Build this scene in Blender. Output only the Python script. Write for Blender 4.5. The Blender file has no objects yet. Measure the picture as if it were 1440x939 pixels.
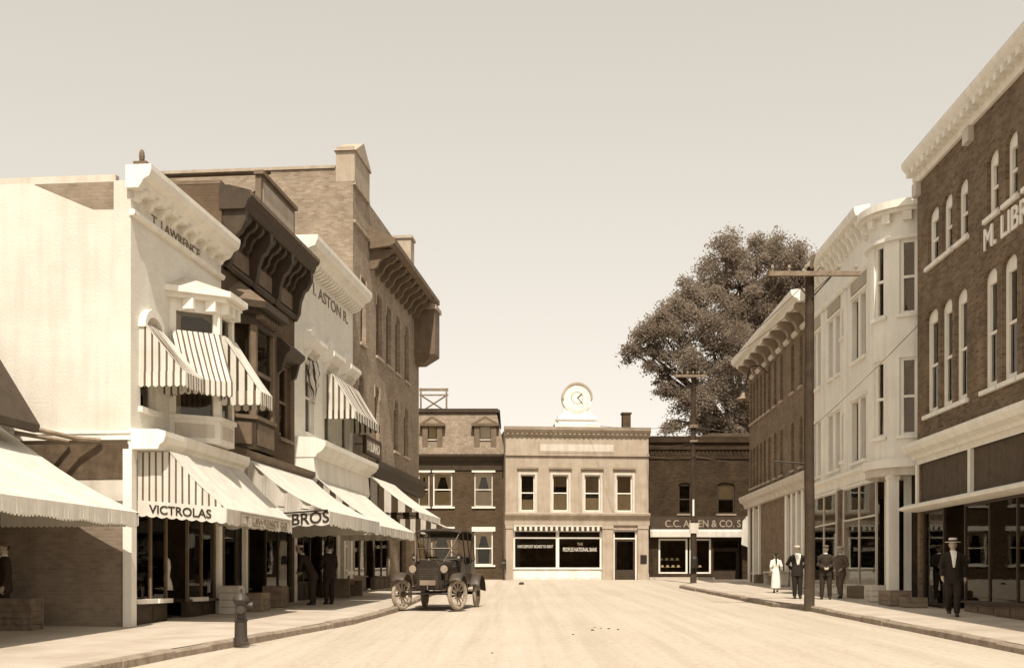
import bpy, bmesh, math, random
from mathutils import Vector, Matrix, kdtree
random.seed(7)
S = bpy.context.scene
C = S.collection
R = math.radians
# ---------------------------------------------------------------- camera, sky, sun, exposure
FPX, CX, CY, W_, H_, CAMZ = 1700.0, 720.0, 815.0, 1440.0, 939.0, 1.6
cam_d = bpy.data.cameras.new('camera'); cam = bpy.data.objects.new('camera', cam_d); C.objects.link(cam)
cam.location = (0, 0, CAMZ); cam.rotation_euler = (R(90), 0, 0)
cam_d.sensor_width = 36; cam_d.lens = FPX / W_ * 36
cam_d.shift_x = 0; cam_d.shift_y = (CY - H_ / 2) / W_
cam_d.clip_end = 5000; S.camera = cam
SUN_EL, SUN_PHI = 56.0, 5.0          # elevation; degrees to the right of straight behind the camera
SKY_STRENGTH, SUN_STRENGTH, EXPOSURE = 0.15, 2.8, 1.06
TINT = (1.0, 0.93, 0.825, 1)          # the whole print is sepia: the light carries one warm tone
world = bpy.data.worlds.new('World'); S.world = world; world.use_nodes = True
nt = world.node_tree; bg = nt.nodes['Background']
sky = nt.nodes.new('ShaderNodeTexSky'); sky.sky_type = 'NISHITA'; sky.sun_disc = False
sky.sun_elevation = R(SUN_EL); sky.sun_rotation = R(180 - SUN_PHI); sky.dust_density = 2.0; sky.air_density = 1.2
bw = nt.nodes.new('ShaderNodeRGBToBW'); mx = nt.nodes.new('ShaderNodeMix'); mx.data_type = 'RGBA'; mx.blend_type = 'MULTIPLY'
mx.inputs[0].default_value = 1.0; mx.inputs[7].default_value = TINT
pw_ = nt.nodes.new('ShaderNodeMath'); pw_.operation = 'POWER'; pw_.inputs[1].default_value = 0.52      # blue-sensitive plate: the sky prints nearly even
ml_ = nt.nodes.new('ShaderNodeMath'); ml_.operation = 'MULTIPLY'; ml_.inputs[1].default_value = 1.45
nt.links.new(sky.outputs[0], bw.inputs[0]); nt.links.new(bw.outputs[0], pw_.inputs[0]); nt.links.new(pw_.outputs[0], ml_.inputs[0]); nt.links.new(ml_.outputs[0], mx.inputs[6])
nt.links.new(mx.outputs[2], bg.inputs['Color']); bg.inputs['Strength'].default_value = SKY_STRENGTH
sd = bpy.data.lights.new('sun', 'SUN'); sun = bpy.data.objects.new('sun', sd); C.objects.link(sun)
sd.energy = SUN_STRENGTH; sd.angle = R(0.6); sd.color = (1.0, 0.905, 0.775)
to_sun = Vector((math.sin(R(SUN_PHI)) * math.cos(R(SUN_EL)), -math.cos(R(SUN_PHI)) * math.cos(R(SUN_EL)), math.sin(R(SUN_EL))))
sun.rotation_euler = to_sun.to_track_quat('Z', 'Y').to_euler(); sun.location = (10, -10, 40)
vs = S.view_settings; vs.view_transform = 'Standard'; vs.look = 'None'; vs.exposure = EXPOSURE; vs.gamma = 1
S.render.engine = 'CYCLES'
S.cycles.use_denoising = True
S.cycles.max_bounces = 8; S.cycles.transparent_max_bounces = 12
# ---------------------------------------------------------------- ground and pixel helpers
GR = 0.0241                            # the street climbs gently away from the camera
def G(y): return GR * max(-40.0, min(78.0, y))
def gpt(px, py, off=0.0):              # pixel to a point on the sloping ground
    kx, kz = (px - CX) / FPX, (CY - py) / FPX
    t = (CAMZ - off) / (GR - kz)
    return Vector((kx * t, t, CAMZ + kz * t))
class Frame:                           # a vertical plane: u along it (to the right seen from outside), w outward, z up
    def __init__(s, o, d):
        s.o = Vector(o); s.d = Vector(d).normalized(); s.n = Vector((s.d.y, -s.d.x)); s.rz = math.atan2(s.d.y, s.d.x)
    def px(s, x, y, w=0.0):
        kx, kz = (x - CX) / FPX, (CY - y) / FPX
        t = (w + s.o.dot(s.n)) / (kx * s.n.x + s.n.y)
        p = Vector((kx * t, t)) - s.o
        return p.dot(s.d), CAMZ + kz * t
    def u(s, x, w=0.0): return s.px(x, CY, w)[0]
    def z(s, x, y, w=0.0): return s.px(x, y, w)[1]
    def pt(s, u, w, z):
        p = s.o + s.d * u + s.n * w
        return Vector((p.x, p.y, z))
FL = Frame((-7.35, 23.3), (0.103, 1.0))
FR = Frame((10.9, 32.5), (-0.029, -1.0))
# ---------------------------------------------------------------- materials (sepia albedos)
def sep(L, k=1.0):
    a = min(1.0, L / 0.7); g = 0.69 + 0.27 * a; b = 0.43 + 0.43 * a
    return (L, L * (1 - (1 - g) * k), L * (1 - (1 - b) * k), 1)
MATS = {}
def mat(name, L, rough=0.8, var=0.12, scale=3.0, bump=0.0, bscale=40.0, k=1.0, metal=0.0, spec=0.3, streak=0.0, dirt=0.0):
    if name in MATS: return MATS[name]
    m = bpy.data.materials.new(name); m.use_nodes = True; t = m.node_tree; N = t.nodes; p = N['Principled BSDF']
    p.inputs['Roughness'].default_value = rough; p.inputs['Metallic'].default_value = metal; p.inputs['Specular IOR Level'].default_value = spec
    tc = N.new('ShaderNodeTexCoord'); n = N.new('ShaderNodeTexNoise'); n.inputs['Scale'].default_value = scale; n.inputs['Detail'].default_value = 6; n.inputs['Roughness'].default_value = 0.62
    t.links.new(tc.outputs['Object'], n.inputs['Vector'])
    cr = N.new('ShaderNodeValToRGB'); e = cr.color_ramp.elements
    e[0].position = 0.3; e[0].color = sep(L * (1 - var), k); e[1].position = 0.72; e[1].color = sep(min(0.9, L * (1 + var)), k)
    t.links.new(n.outputs['Fac'], cr.inputs[0]); out = cr.outputs[0]
    if streak > 0:                     # rain streaks and grime running down
        mp = N.new('ShaderNodeMapping'); mp.inputs['Scale'].default_value = (3.0, 3.0, 0.25)
        n2 = N.new('ShaderNodeTexNoise'); n2.inputs['Scale'].default_value = 1.6; n2.inputs['Detail'].default_value = 8
        t.links.new(tc.outputs['Object'], mp.inputs[0]); t.links.new(mp.outputs[0], n2.inputs['Vector'])
        r2 = N.new('ShaderNodeValToRGB'); r2.color_ramp.elements[0].position = 0.45; r2.color_ramp.elements[1].position = 0.75
        r2.color_ramp.elements[0].color = (0, 0, 0, 1); r2.color_ramp.elements[1].color = (streak, streak, streak, 1)
        x = N.new('ShaderNodeMix'); x.data_type = 'RGBA'; x.blend_type = 'MIX'; x.inputs[7].default_value = sep(L * 0.45, k)
        t.links.new(n2.outputs['Fac'], r2.inputs[0]); t.links.new(r2.outputs[0], x.inputs[0]); t.links.new(out, x.inputs[6]); out = x.outputs[2]
    t.links.new(out, p.inputs['Base Color'])
    if bump > 0:
        nb = N.new('ShaderNodeTexNoise'); nb.inputs['Scale'].default_value = bscale; nb.inputs['Detail'].default_value = 5
        t.links.new(tc.outputs['Object'], nb.inputs['Vector'])
        bp = N.new('ShaderNodeBump'); bp.inputs['Strength'].default_value = bump; bp.inputs['Distance'].default_value = 0.02
        t.links.new(nb.outputs['Fac'], bp.inputs['Height']); t.links.new(bp.outputs[0], p.inputs['Normal'])
    MATS[name] = m; return m
def brick_mat(name, L, mortar=None, var=0.3, bw_=0.21, bh=0.07, k=1.0, grime=0.35):
    if name in MATS: return MATS[name]
    m = bpy.data.materials.new(name); m.use_nodes = True; t = m.node_tree; N = t.nodes; p = N['Principled BSDF']
    p.inputs['Roughness'].default_value = 0.9; p.inputs['Specular IOR Level'].default_value = 0.15
    tc = N.new('ShaderNodeTexCoord'); sx = N.new('ShaderNodeSeparateXYZ'); ad = N.new('ShaderNodeMath'); ad.operation = 'ADD'; cb = N.new('ShaderNodeCombineXYZ')
    t.links.new(tc.outputs['Object'], sx.inputs[0]); t.links.new(sx.outputs[0], ad.inputs[0]); t.links.new(sx.outputs[1], ad.inputs[1])
    t.links.new(ad.outputs[0], cb.inputs[0]); t.links.new(sx.outputs[2], cb.inputs[1])
    b = N.new('ShaderNodeTexBrick'); b.inputs['Scale'].default_value = 1; b.inputs['Brick Width'].default_value = bw_; b.inputs['Row Height'].default_value = bh
    b.inputs['Mortar Size'].default_value = 0.008; b.inputs['Bias'].default_value = 0.0
    b.inputs['Color1'].default_value = sep(L * (1 - var), k); b.inputs['Color2'].default_value = sep(L * (1 + var), k)
    b.inputs['Mortar'].default_value = sep(mortar or min(.6, L * 1.5), k); t.links.new(cb.outputs[0], b.inputs['Vector'])
    n = N.new('ShaderNodeTexNoise'); n.inputs['Scale'].default_value = 0.9; n.inputs['Detail'].default_value = 9; n.inputs['Roughness'].default_value = 0.7
    t.links.new(tc.outputs['Object'], n.inputs['Vector'])
    cr = N.new('ShaderNodeValToRGB'); e = cr.color_ramp.elements; e[0].position = 0.3; e[1].position = 0.7
    e[0].color = (1 - grime,) * 3 + (1,); e[1].color = (1 + grime * .6,) * 3 + (1,)
    t.links.new(n.outputs['Fac'], cr.inputs[0])
    x = N.new('ShaderNodeMix'); x.data_type = 'RGBA'; x.blend_type = 'MULTIPLY'; x.inputs[0].default_value = 1
    t.links.new(b.outputs['Color'], x.inputs[6]); t.links.new(cr.outputs[0], x.inputs[7]); t.links.new(x.outputs[2], p.inputs['Base Color'])
    bp = N.new('ShaderNodeBump'); bp.inputs['Strength'].default_value = 0.5; bp.inputs['Distance'].default_value = 0.012; bp.invert = True
    t.links.new(b.outputs['Fac'], bp.inputs['Height']); t.links.new(bp.outputs[0], p.inputs['Normal'])
    MATS[name] = m; return m
def glass_mat(name, dark=0.94, rough=0.02, ior=1.45):
    if name in MATS: return MATS[name]
    m = bpy.data.materials.new(name); m.use_nodes = True; t = m.node_tree; N = t.nodes; N.remove(N['Principled BSDF'])
    tr = N.new('ShaderNodeBsdfTransparent'); tr.inputs[0].default_value = (dark, dark * .95, dark * .86, 1)
    gl = N.new('ShaderNodeBsdfGlossy'); gl.inputs['Roughness'].default_value = rough; gl.inputs[0].default_value = (.9, .88, .82, 1)
    fr = N.new('ShaderNodeFresnel'); fr.inputs[0].default_value = ior
    tc = N.new('ShaderNodeTexCoord'); nz = N.new('ShaderNodeTexNoise'); nz.inputs['Scale'].default_value = 1.3
    bp = N.new('ShaderNodeBump'); bp.inputs['Strength'].default_value = 0.015; bp.inputs['Distance'].default_value = 0.05
    t.links.new(tc.outputs['Object'], nz.inputs['Vector']); t.links.new(nz.outputs['Fac'], bp.inputs['Height']); t.links.new(bp.outputs[0], gl.inputs['Normal'])
    x = N.new('ShaderNodeMixShader'); t.links.new(fr.outputs[0], x.inputs[0]); t.links.new(tr.outputs[0], x.inputs[1]); t.links.new(gl.outputs[0], x.inputs[2])
    t.links.new(x.outputs[0], N['Material Output'].inputs[0]); MATS[name] = m; return m
def cloth_mat(name, L, transl=0.25, k=1.0, var=0.08):
    if name in MATS: return MATS[name]
    m = mat(name, L, 0.95, var, 2.0, 0.25, 14.0, k, spec=0.05, streak=0.25)
    t = m.node_tree; N = t.nodes; p = N['Principled BSDF']; tl = N.new('ShaderNodeBsdfTranslucent'); x = N.new('ShaderNodeMixShader'); x.inputs[0].default_value = transl
    src = p.inputs['Base Color'].links[0].from_socket; t.links.new(src, tl.inputs[0])
    t.links.new(p.outputs[0], x.inputs[1]); t.links.new(tl.outputs[0], x.inputs[2]); t.links.new(x.outputs[0], N['Material Output'].inputs[0]); return m
WHITE = mat('white_paint', 0.78, 0.7, 0.07, 1.5, 0.15, 30, streak=0.22)
WALLW = brick_mat('white_painted_brick', 0.74, 0.7, var=0.04, grime=0.1); WALLS = mat('sun_toned_limewash', 0.62, .9, .1, .6, .35, 22, streak=.2)  # limewash kept darker than the front to offset direct sun on the side
STUCCO = mat('pale_stucco', 0.76, 0.85, 0.08, 1.2, 0.2, 60, streak=0.25)
CREAM = mat('cream_trim', 0.56, 0.7, 0.1, 2.0, 0.15, 30, streak=0.3)
STONE = mat('buff_stone', 0.40, 0.85, 0.14, 1.6, 0.3, 30, k=1.1, streak=0.35)
STONED = mat('weathered_stone', 0.27, 0.85, 0.2, 2.0, 0.3, 30, k=1.1, streak=0.3)
BRK4 = brick_mat('buff_brick', 0.3, 0.33, var=.18, grime=0.3, k=1.08)
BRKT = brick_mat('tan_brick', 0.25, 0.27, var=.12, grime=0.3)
BRKR = brick_mat('brown_brick', 0.165, 0.21, grime=0.35, k=1.15)
BRK3 = brick_mat('red_brown_brick', 0.2, 0.22, var=.2, grime=0.3, k=1.15)
BRKM = brick_mat('dark_brick', 0.085, 0.10, var=.2, grime=0.3, k=1.15)
BRKD = brick_mat('sooty_brick', 0.045, 0.06, grime=0.4, k=1.15)
DARKW = mat('dark_brown_paint', 0.055, 0.6, 0.25, 4, 0.2, 30, k=1.1, streak=0.3)
MIDW = mat('brown_paint', 0.16, 0.7, 0.2, 3, 0.2, 30, k=1.1, streak=0.3)
WOOD = mat('bare_wood', 0.22, 0.85, 0.3, 6, 0.4, 30, k=1.1)
POLEW = mat('tarred_wood', 0.05, 0.85, 0.35, 5, 0.5, 30, k=1.15, streak=.3)
ROOF = mat('tar_roof', 0.08, 0.9, 0.3, 2, 0.4, 30)
SHINGLE = brick_mat('slate_shingles', 0.25, 0.17, var=.15, bw_=0.2, bh=0.13, grime=0.2)
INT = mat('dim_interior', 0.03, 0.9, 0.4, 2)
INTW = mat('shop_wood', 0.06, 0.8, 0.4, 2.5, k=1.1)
BLIND = mat('window_shade', 0.66, 0.9, 0.1, 2)
BLINDT = mat('tan_window_shade', 0.22, 0.9, 0.1, 2)
GLASS = glass_mat('window_glass'); PLATE = glass_mat('shop_plate_glass', .94, .02, 1.2)
CANV = cloth_mat('white_canvas', 0.74)
CANV2 = cloth_mat('cream_canvas', 0.62)
STRD = cloth_mat('dark_stripe_canvas', 0.07, 0.1)
STRM = cloth_mat('brown_stripe_canvas', 0.16, 0.15)
INK = mat('black_lettering', 0.03, 0.8, 0.2)
INKB = mat('faded_lettering', 0.2, 0.8, 0.2)
GILT = mat('pale_lettering', 0.6, 0.6, 0.1)
GILTD = mat('dull_gilt_lettering', 0.3, 0.6, 0.2)
IRON = mat('black_iron', 0.02, 0.45, 0.3, 8, spec=.5)
CONC = mat('pale_concrete', 0.43, 0.9, 0.16, 1.1, 0.4, 50, streak=0)
KERB = mat('granite_kerb', 0.27, 0.9, 0.3, 5, 0.6, 25)
SKIN = mat('skin', 0.42, 0.6, 0.1, 8, k=1.2)
# ---------------------------------------------------------------- mesh building
class MB:
    def __init__(s): s.v = []; s.f = []; s.m = []; s.mi = 0
    def add(s, vs, fs):
        b = len(s.v); s.v += [tuple(x) for x in vs]; s.f += [tuple(b + i for i in f) for f in fs]; s.m += [s.mi] * len(fs); return s
    def mat(s, i): s.mi = i; return s
    def hexa(s, p): return s.add(p, [(0, 3, 2, 1), (4, 5, 6, 7), (0, 1, 5, 4), (1, 2, 6, 5), (2, 3, 7, 6), (3, 0, 4, 7)])
    def box(s, u0, u1, w0, w1, z0, z1):     # u, w (outward), z
        u0, u1 = min(u0, u1), max(u0, u1); w0, w1 = min(w0, w1), max(w0, w1); z0, z1 = min(z0, z1), max(z0, z1)
        return s.hexa([(u0, -w1, z0), (u1, -w1, z0), (u1, -w0, z0), (u0, -w0, z0), (u0, -w1, z1), (u1, -w1, z1), (u1, -w0, z1), (u0, -w0, z1)])
    def quad(s, a, b, c, d): return s.add([a, b, c, d], [(0, 1, 2, 3)])
    def prism(s, prof, u0, u1):             # closed (w,z) outline extruded along u
        n = len(prof); vs = [(u0, -w, z) for w, z in prof] + [(u1, -w, z) for w, z in prof]
        fs = [(i, (i + 1) % n, n + (i + 1) % n, n + i) for i in range(n)] + [tuple(range(n - 1, -1, -1)), tuple(range(n, 2 * n))]
        return s.add(vs, fs)
    def poly(s, pts, w0, w1):               # closed (u,z) outline extruded along w
        n = len(pts); vs = [(u, -w1, z) for u, z in pts] + [(u, -w0, z) for u, z in pts]
        fs = [((i + 1) % n, i, n + i, n + (i + 1) % n) for i in range(n)] + [tuple(range(n)), tuple(range(2 * n - 1, n - 1, -1))]
        return s.add(vs, fs)
    def extr(s, pts, z0, z1):               # closed (u,w) outline extruded upward
        n = len(pts); vs = [(u, -w, z0) for u, w in pts] + [(u, -w, z1) for u, w in pts]
        fs = [(i, (i + 1) % n, n + (i + 1) % n, n + i) for i in range(n)] + [tuple(range(n - 1, -1, -1)), tuple(range(n, 2 * n))]
        return s.add(vs, fs)
    def tube(s, pts, r, seg=8, caps=True):
        pts = [Vector(p) for p in pts]; rs = r if isinstance(r, (list, tuple)) else [r] * len(pts); vs = []; fs = []
        for i, p in enumerate(pts):
            t = (pts[min(i + 1, len(pts) - 1)] - pts[max(i - 1, 0)]).normalized()
            a = t.cross(Vector((0, 0, 1)) if abs(t.z) < .9 else Vector((1, 0, 0))).normalized(); b = t.cross(a)
            vs += [p + (a * math.cos(k * 2 * math.pi / seg) + b * math.sin(k * 2 * math.pi / seg)) * rs[i] for k in range(seg)]
        for i in range(len(pts) - 1):
            fs += [(i * seg + k, i * seg + (k + 1) % seg, (i + 1) * seg + (k + 1) % seg, (i + 1) * seg + k) for k in range(seg)]
        if caps: fs += [tuple(range(seg)), tuple(range(len(pts) * seg - 1, (len(pts) - 1) * seg - 1, -1))]
        return s.add(vs, fs)
    def rings(s, rr, seg=14, axis=None):    # rr: (centre, rx, ry) horizontal ellipses, lofted
        vs = []; n = len(rr)
        for c, rx, ry in rr: vs += [(c[0] + rx * math.cos(k * 2 * math.pi / seg), c[1] + ry * math.sin(k * 2 * math.pi / seg), c[2]) for k in range(seg)]
        fs = [(i * seg + k, i * seg + (k + 1) % seg, (i + 1) * seg + (k + 1) % seg, (i + 1) * seg + k) for i in range(n - 1) for k in range(seg)]
        fs += [tuple(range(seg - 1, -1, -1)), tuple(range((n - 1) * seg, n * seg))]
        return s.add(vs, fs)
    def ball(s, c, r, seg=12, rings=8):
        if not isinstance(r, (tuple, list)): r = (r, r, r)
        rr = []
        for i in range(rings + 1):
            a = math.pi * (i + .02 if i == 0 else i - .02 if i == rings else i) / rings
            rr.append(((c[0], c[1], c[2] - r[2] * math.cos(a)), r[0] * math.sin(a), r[1] * math.sin(a)))
        return s.rings(rr, seg)
    def build(s, name, mats, parent=None, off=(0, 0, 0), smooth=False):
        me = bpy.data.meshes.new(name); ox, oy, oz = off
        me.from_pydata([(x - ox, y - oy, z - oz) for x, y, z in s.v], [], s.f)
        if not isinstance(mats, (list, tuple)): mats = [mats]
        for m in mats: me.materials.append(m)
        if len(mats) > 1: me.polygons.foreach_set('material_index', s.m)
        if smooth: me.polygons.foreach_set('use_smooth', [True] * len(me.polygons))
        o = bpy.data.objects.new(name, me); C.objects.link(o)
        if parent: o.parent = parent
        return o
def tag(o, label=None, cat=None, group=None, kind=None):
    if label: o['label'] = label
    if cat: o['category'] = cat
    if group: o['group'] = group
    if kind: o['kind'] = kind
    return o
def empty(name, loc, rz=0):
    o = bpy.data.objects.new(name, None); C.objects.link(o); o.location = loc; o.rotation_euler = (0, 0, rz); o.empty_display_size = .3; return o
class Thing:                              # an Empty in a frame; meshes are written in frame coordinates (u, w, absolute z)
    def __init__(s, name, F, u0, zb, label, cat, group=None, w0=0.0):
        s.F, s.u0, s.zb, s.w0 = F, u0, zb, w0
        s.o = empty(name, F.pt(u0, w0, zb), F.rz); tag(s.o, label, cat, group)
        s.off = (u0, -w0, zb)
    def part(s, mb, name, mats, parent=None, smooth=False):
        return mb.build(name, mats, parent or s.o, s.off, smooth)
    def text(s, txt, u, w, z, width, height, m, parent=None, side=False, name='lettering', depth=.008, shear=0):
        cu = bpy.data.curves.new(name, 'FONT'); cu.body = txt; cu.align_x = 'LEFT'; cu.extrude = .012; cu.offset = .012 if height > .15 else 0.0
        to = bpy.data.objects.new('t', cu); C.objects.link(to); dg = bpy.context.evaluated_depsgraph_get(); dg.update()
        me = bpy.data.meshes.new_from_object(to.evaluated_get(dg)); bpy.data.objects.remove(to)
        xs = [v.co.x for v in me.vertices]; ys = [v.co.y for v in me.vertices]
        x0, y0, sx, sy = min(xs), min(ys), width / (max(xs) - min(xs)), height / (max(ys) - min(ys))
        for v in me.vertices:
            a, b, c = (v.co.x - x0) * sx, (v.co.y - y0) * sy, v.co.z / .012 * depth
            if side: q = (u - c, -(w + a), z + b + shear * a)
            else: q = (u + a, -(w + c), z + b + shear * a)
            v.co = (q[0] - s.off[0], q[1] - s.off[1], q[2] - s.off[2])
        # one part for each word
        n = len(me.vertices); par_ = list(range(n))
        def find(i):
            while par_[i] != i: par_[i] = par_[par_[i]]; i = par_[i]
            return i
        for e in me.edges: par_[find(e.vertices[0])] = find(e.vertices[1])
        isl = {}
        for i in range(n): isl.setdefault(find(i), []).append(i)
        ax = 1 if side else 0; sg = -1 if side else 1
        ext = sorted((min(sg * me.vertices[i].co[ax] for i in v), max(sg * me.vertices[i].co[ax] for i in v), v) for v in isl.values())
        words = []; hi = None
        for a, b, v in ext:
            if hi is None or a - hi > height * .24: words.append(set()); hi = b
            words[-1].update(v); hi = max(hi, b)
        for wv in words:
            idx = {i: k for k, i in enumerate(sorted(wv))}; m2 = bpy.data.meshes.new(name)
            m2.from_pydata([me.vertices[i].co[:] for i in sorted(wv)], [], [tuple(idx[i] for i in pl.vertices) for pl in me.polygons if pl.vertices[0] in wv])
            m2.materials.append(m); o = bpy.data.objects.new(name, m2); C.objects.link(o); o.parent = parent or s.o
def arc(u0, u1, z1, rise, n=10):
    c, h = (u0 + u1) / 2, (u1 - u0) / 2
    return [(c - h * math.cos(math.pi * i / n), z1 - rise + rise * math.sin(math.pi * i / n)) for i in range(n + 1)]
def wall(U0, U1, Z0, Z1, ops, t=0.22, mb=None):     # front wall with real openings and reveals; ops: (u0,u1,z0,z1,rise)
    mb = mb or MB()
    us = sorted({U0, U1, *[o[0] for o in ops], *[o[1] for o in ops]}); zs = sorted({Z0, Z1, *[o[2] for o in ops], *[o[3] for o in ops]})
    us = [u for u in us if U0 <= u <= U1]; zs = [z for z in zs if Z0 <= z <= Z1]
    for a, b in zip(us, us[1:]):
        for c, d in zip(zs, zs[1:]):
            mu, mz = (a + b) / 2, (c + d) / 2
            if any(o[0] < mu < o[1] and o[2] < mz < o[3] for o in ops): continue
            mb.quad((a, 0, c), (b, 0, c), (b, 0, d), (a, 0, d))
    for u0, u1, z0, z1, rise in ops:
        zt = z1 - rise
        mb.quad((u0, 0, z0), (u0, 0, zt), (u0, t, zt), (u0, t, z0)); mb.quad((u1, 0, z0), (u1, t, z0), (u1, t, zt), (u1, 0, zt))
        mb.quad((u0, 0, z0), (u0, t, z0), (u1, t, z0), (u1, 0, z0))
        if rise <= 0: mb.quad((u0, 0, z1), (u1, 0, z1), (u1, t, z1), (u0, t, z1))
        else:
            A = arc(u0, u1, z1, rise)
            for (a, za), (b, zb) in zip(A, A[1:]):
                mb.quad((a, 0, za), (b, 0, zb), (b, 0, z1), (a, 0, z1)); mb.quad((a, 0, za), (b, 0, zb), (b, t, zb), (a, t, za))
    return mb
def shell(U0, U1, Z0, Z1, depth, roof=True):        # the other walls and the roof of a building
    mb = MB(); e = .001
    mb.quad((U0, 0, Z0), (U0, 0, Z1), (U0, depth, Z1), (U0, depth, Z0)); mb.quad((U1, 0, Z0), (U1, depth, Z0), (U1, depth, Z1), (U1, 0, Z1))
    mb.quad((U0, depth, Z0), (U0, depth, Z1), (U1, depth, Z1), (U1, depth, Z0)); return mb
WIN_N = [0]
def window(T, u0, u1, z0, z1, rise=0.0, w=0.0, frame=None, fw=0.07, dep=0.10, blind=0.0, blm=None, sill=None, lint=None, mull=1, vm=0, sw=0.09, so=0.08, lh=0.16, lo=0.05, pane=None, sillh=.1, backing=True, low=0.0):
    frame = frame or WHITE; r = random.Random(WIN_N[0]); WIN_N[0] += 1
    f = MB(); a, b = w - dep, w - dep - .07
    f.box(u0, u0 + fw, b, a, z0, z1); f.box(u1 - fw, u1, b, a, z0, z1)
    f.box(u0 + fw, u1 - fw, b, a, z0, z0 + fw); f.box(u0 + fw, u1 - fw, b, a, z1 - fw - rise * .75, z1)
    o = T.part(f, 'window', frame)
    zt = z1 - fw - rise * .75; zm = z0 + fw + (zt - z0 - fw) * .5
    g = MB(); g.box(u0 + fw, u1 - fw, b - .012, b - .004, zm, zt); T.part(g, 'pane', pane or GLASS, o)
    g = MB(); g.box(u0 + fw, u1 - fw, b + .018, b + .026, z0 + fw, zm); T.part(g, 'pane', pane or GLASS, o)
    if mull: g = MB(); g.box(u0 + fw, u1 - fw, b, a - .012, zm - .03, zm + .03); T.part(g, 'sash_rail', frame, o)
    if vm: g = MB(); g.box((u0 + u1) / 2 - .02, (u0 + u1) / 2 + .02, b + .005, a - .02, z0 + fw, zt); T.part(g, 'mullion', frame, o)
    if blind == 0 and low == 0:
        q_ = r.random()
        if q_ < .45: blind = r.uniform(.2, .6); blm = r.choice([BLIND, BLINDT])
        elif q_ < .65: low = r.uniform(.3, .5)
    if blind > 0:
        zb = zt - (zt - z0) * blind; g = MB(); g.box(u0 + fw + .002, u1 - fw - .002, b - .03, b - .02, zb, zt + .02); T.part(g, 'blind', blm or BLIND, o)
    if low > 0: g = MB(); g.box(u0 + fw + .01, u1 - fw - .01, b - .05, b - .04, z0 + fw * .5, z0 + fw + (zt - z0) * low); T.part(g, 'curtain_glare_panel', BLIND, o)  # half curtain; on bank and mansard, white put in for sash reflection
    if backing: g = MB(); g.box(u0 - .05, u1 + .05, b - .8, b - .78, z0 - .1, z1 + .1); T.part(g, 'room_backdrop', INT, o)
    if sill: g = MB(); g.box(u0 - sw, u1 + sw, w - dep, w + so, z0 - sillh, z0 - .001); T.part(g, 'sill', sill, o)
    if lint: g = MB(); g.box(u0 - sw, u1 + sw, w + .001, w + lo, z1 + .001, z1 + lh); T.part(g, 'lintel', lint, o)
    return o
def bracket(u, wd, w1, ztop, h, wall_w=0.0):        # scroll bracket: solid side profile
    pr = [(wall_w, ztop), (w1, ztop), (w1, ztop - h * .18), (w1 * .78 + wall_w * .22, ztop - h * .36), (w1 * .6 + wall_w * .4, ztop - h * .42),
          (w1 * .42 + wall_w * .58, ztop - h * .62), (w1 * .36 + wall_w * .64, ztop - h * .86), (w1 * .18 + wall_w * .82, ztop - h), (wall_w, ztop - h)]
    return MB().prism(pr, u - wd / 2, u + wd / 2)
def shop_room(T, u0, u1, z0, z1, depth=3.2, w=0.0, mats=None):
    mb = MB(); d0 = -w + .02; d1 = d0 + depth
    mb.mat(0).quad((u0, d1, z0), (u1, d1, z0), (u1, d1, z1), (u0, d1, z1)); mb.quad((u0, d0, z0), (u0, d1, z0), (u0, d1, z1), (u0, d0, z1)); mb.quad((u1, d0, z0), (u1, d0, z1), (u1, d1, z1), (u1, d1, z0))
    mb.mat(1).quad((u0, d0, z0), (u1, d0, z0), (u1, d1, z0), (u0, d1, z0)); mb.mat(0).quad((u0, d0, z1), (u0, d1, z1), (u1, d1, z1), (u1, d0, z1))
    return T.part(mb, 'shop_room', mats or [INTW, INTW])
def display(T, u0, u1, z0, z1, w=0.0, frame=None, fw=.06, parts=1, transom=0.0, bulk=0.0, bulkm=None, dep=.06):
    """shop window: bulkhead below, frame, glass lights, optional transom lights"""
    frame = frame or WHITE; f = MB(); a, b = w, w - dep
    zb = z0 + bulk
    f.box(u0, u0 + fw, b, a, zb, z1); f.box(u1 - fw, u1, b, a, zb, z1); f.box(u0 + fw, u1 - fw, b, a, zb, zb + fw); f.box(u0 + fw, u1 - fw, b, a, z1 - fw, z1)
    for i in range(1, parts):
        c = u0 + (u1 - u0) * i / parts; f.box(c - fw * .45, c + fw * .45, b, a, zb + fw, z1 - fw)
    if transom: f.box(u0 + fw, u1 - fw, b + .004, a - .004, z1 - transom - fw * .5, z1 - transom + fw * .5)
    o = T.part(f, 'shop_window', frame)
    for i in range(parts):
        p0, p1 = u0 + (u1 - u0) * i / parts + fw * .5, u0 + (u1 - u0) * (i + 1) / parts - fw * .5
        g = MB(); g.box(p0, p1, b + .02, b + .028, zb + fw, z1 - transom - (fw * .5 if transom else fw)); T.part(g, 'pane', PLATE, o)
        if transom: g = MB(); g.box(p0, p1, b + .02, b + .028, z1 - transom + fw * .5, z1 - fw); T.part(g, 'transom_light', PLATE, o)
    if bulk:
        g = MB(); g.box(u0, u1, b - .1, a - .01, z0, zb - .002)
        n = max(1, round((u1 - u0) / .9))
        for i in range(n):
            p0, p1 = u0 + (u1 - u0) * i / n + .07, u0 + (u1 - u0) * (i + 1) / n - .07
            if zb - z0 > .25: g.box(p0, p1, a - .01, a + .008, z0 + .08, zb - .08)
        T.part(g, 'bulkhead', bulkm or frame, o)
        g = MB(); g.box(u0 - .02, u1 + .02, b, a + .07, zb, zb + .05); T.part(g, 'sill', frame, o)
    return o
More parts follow.
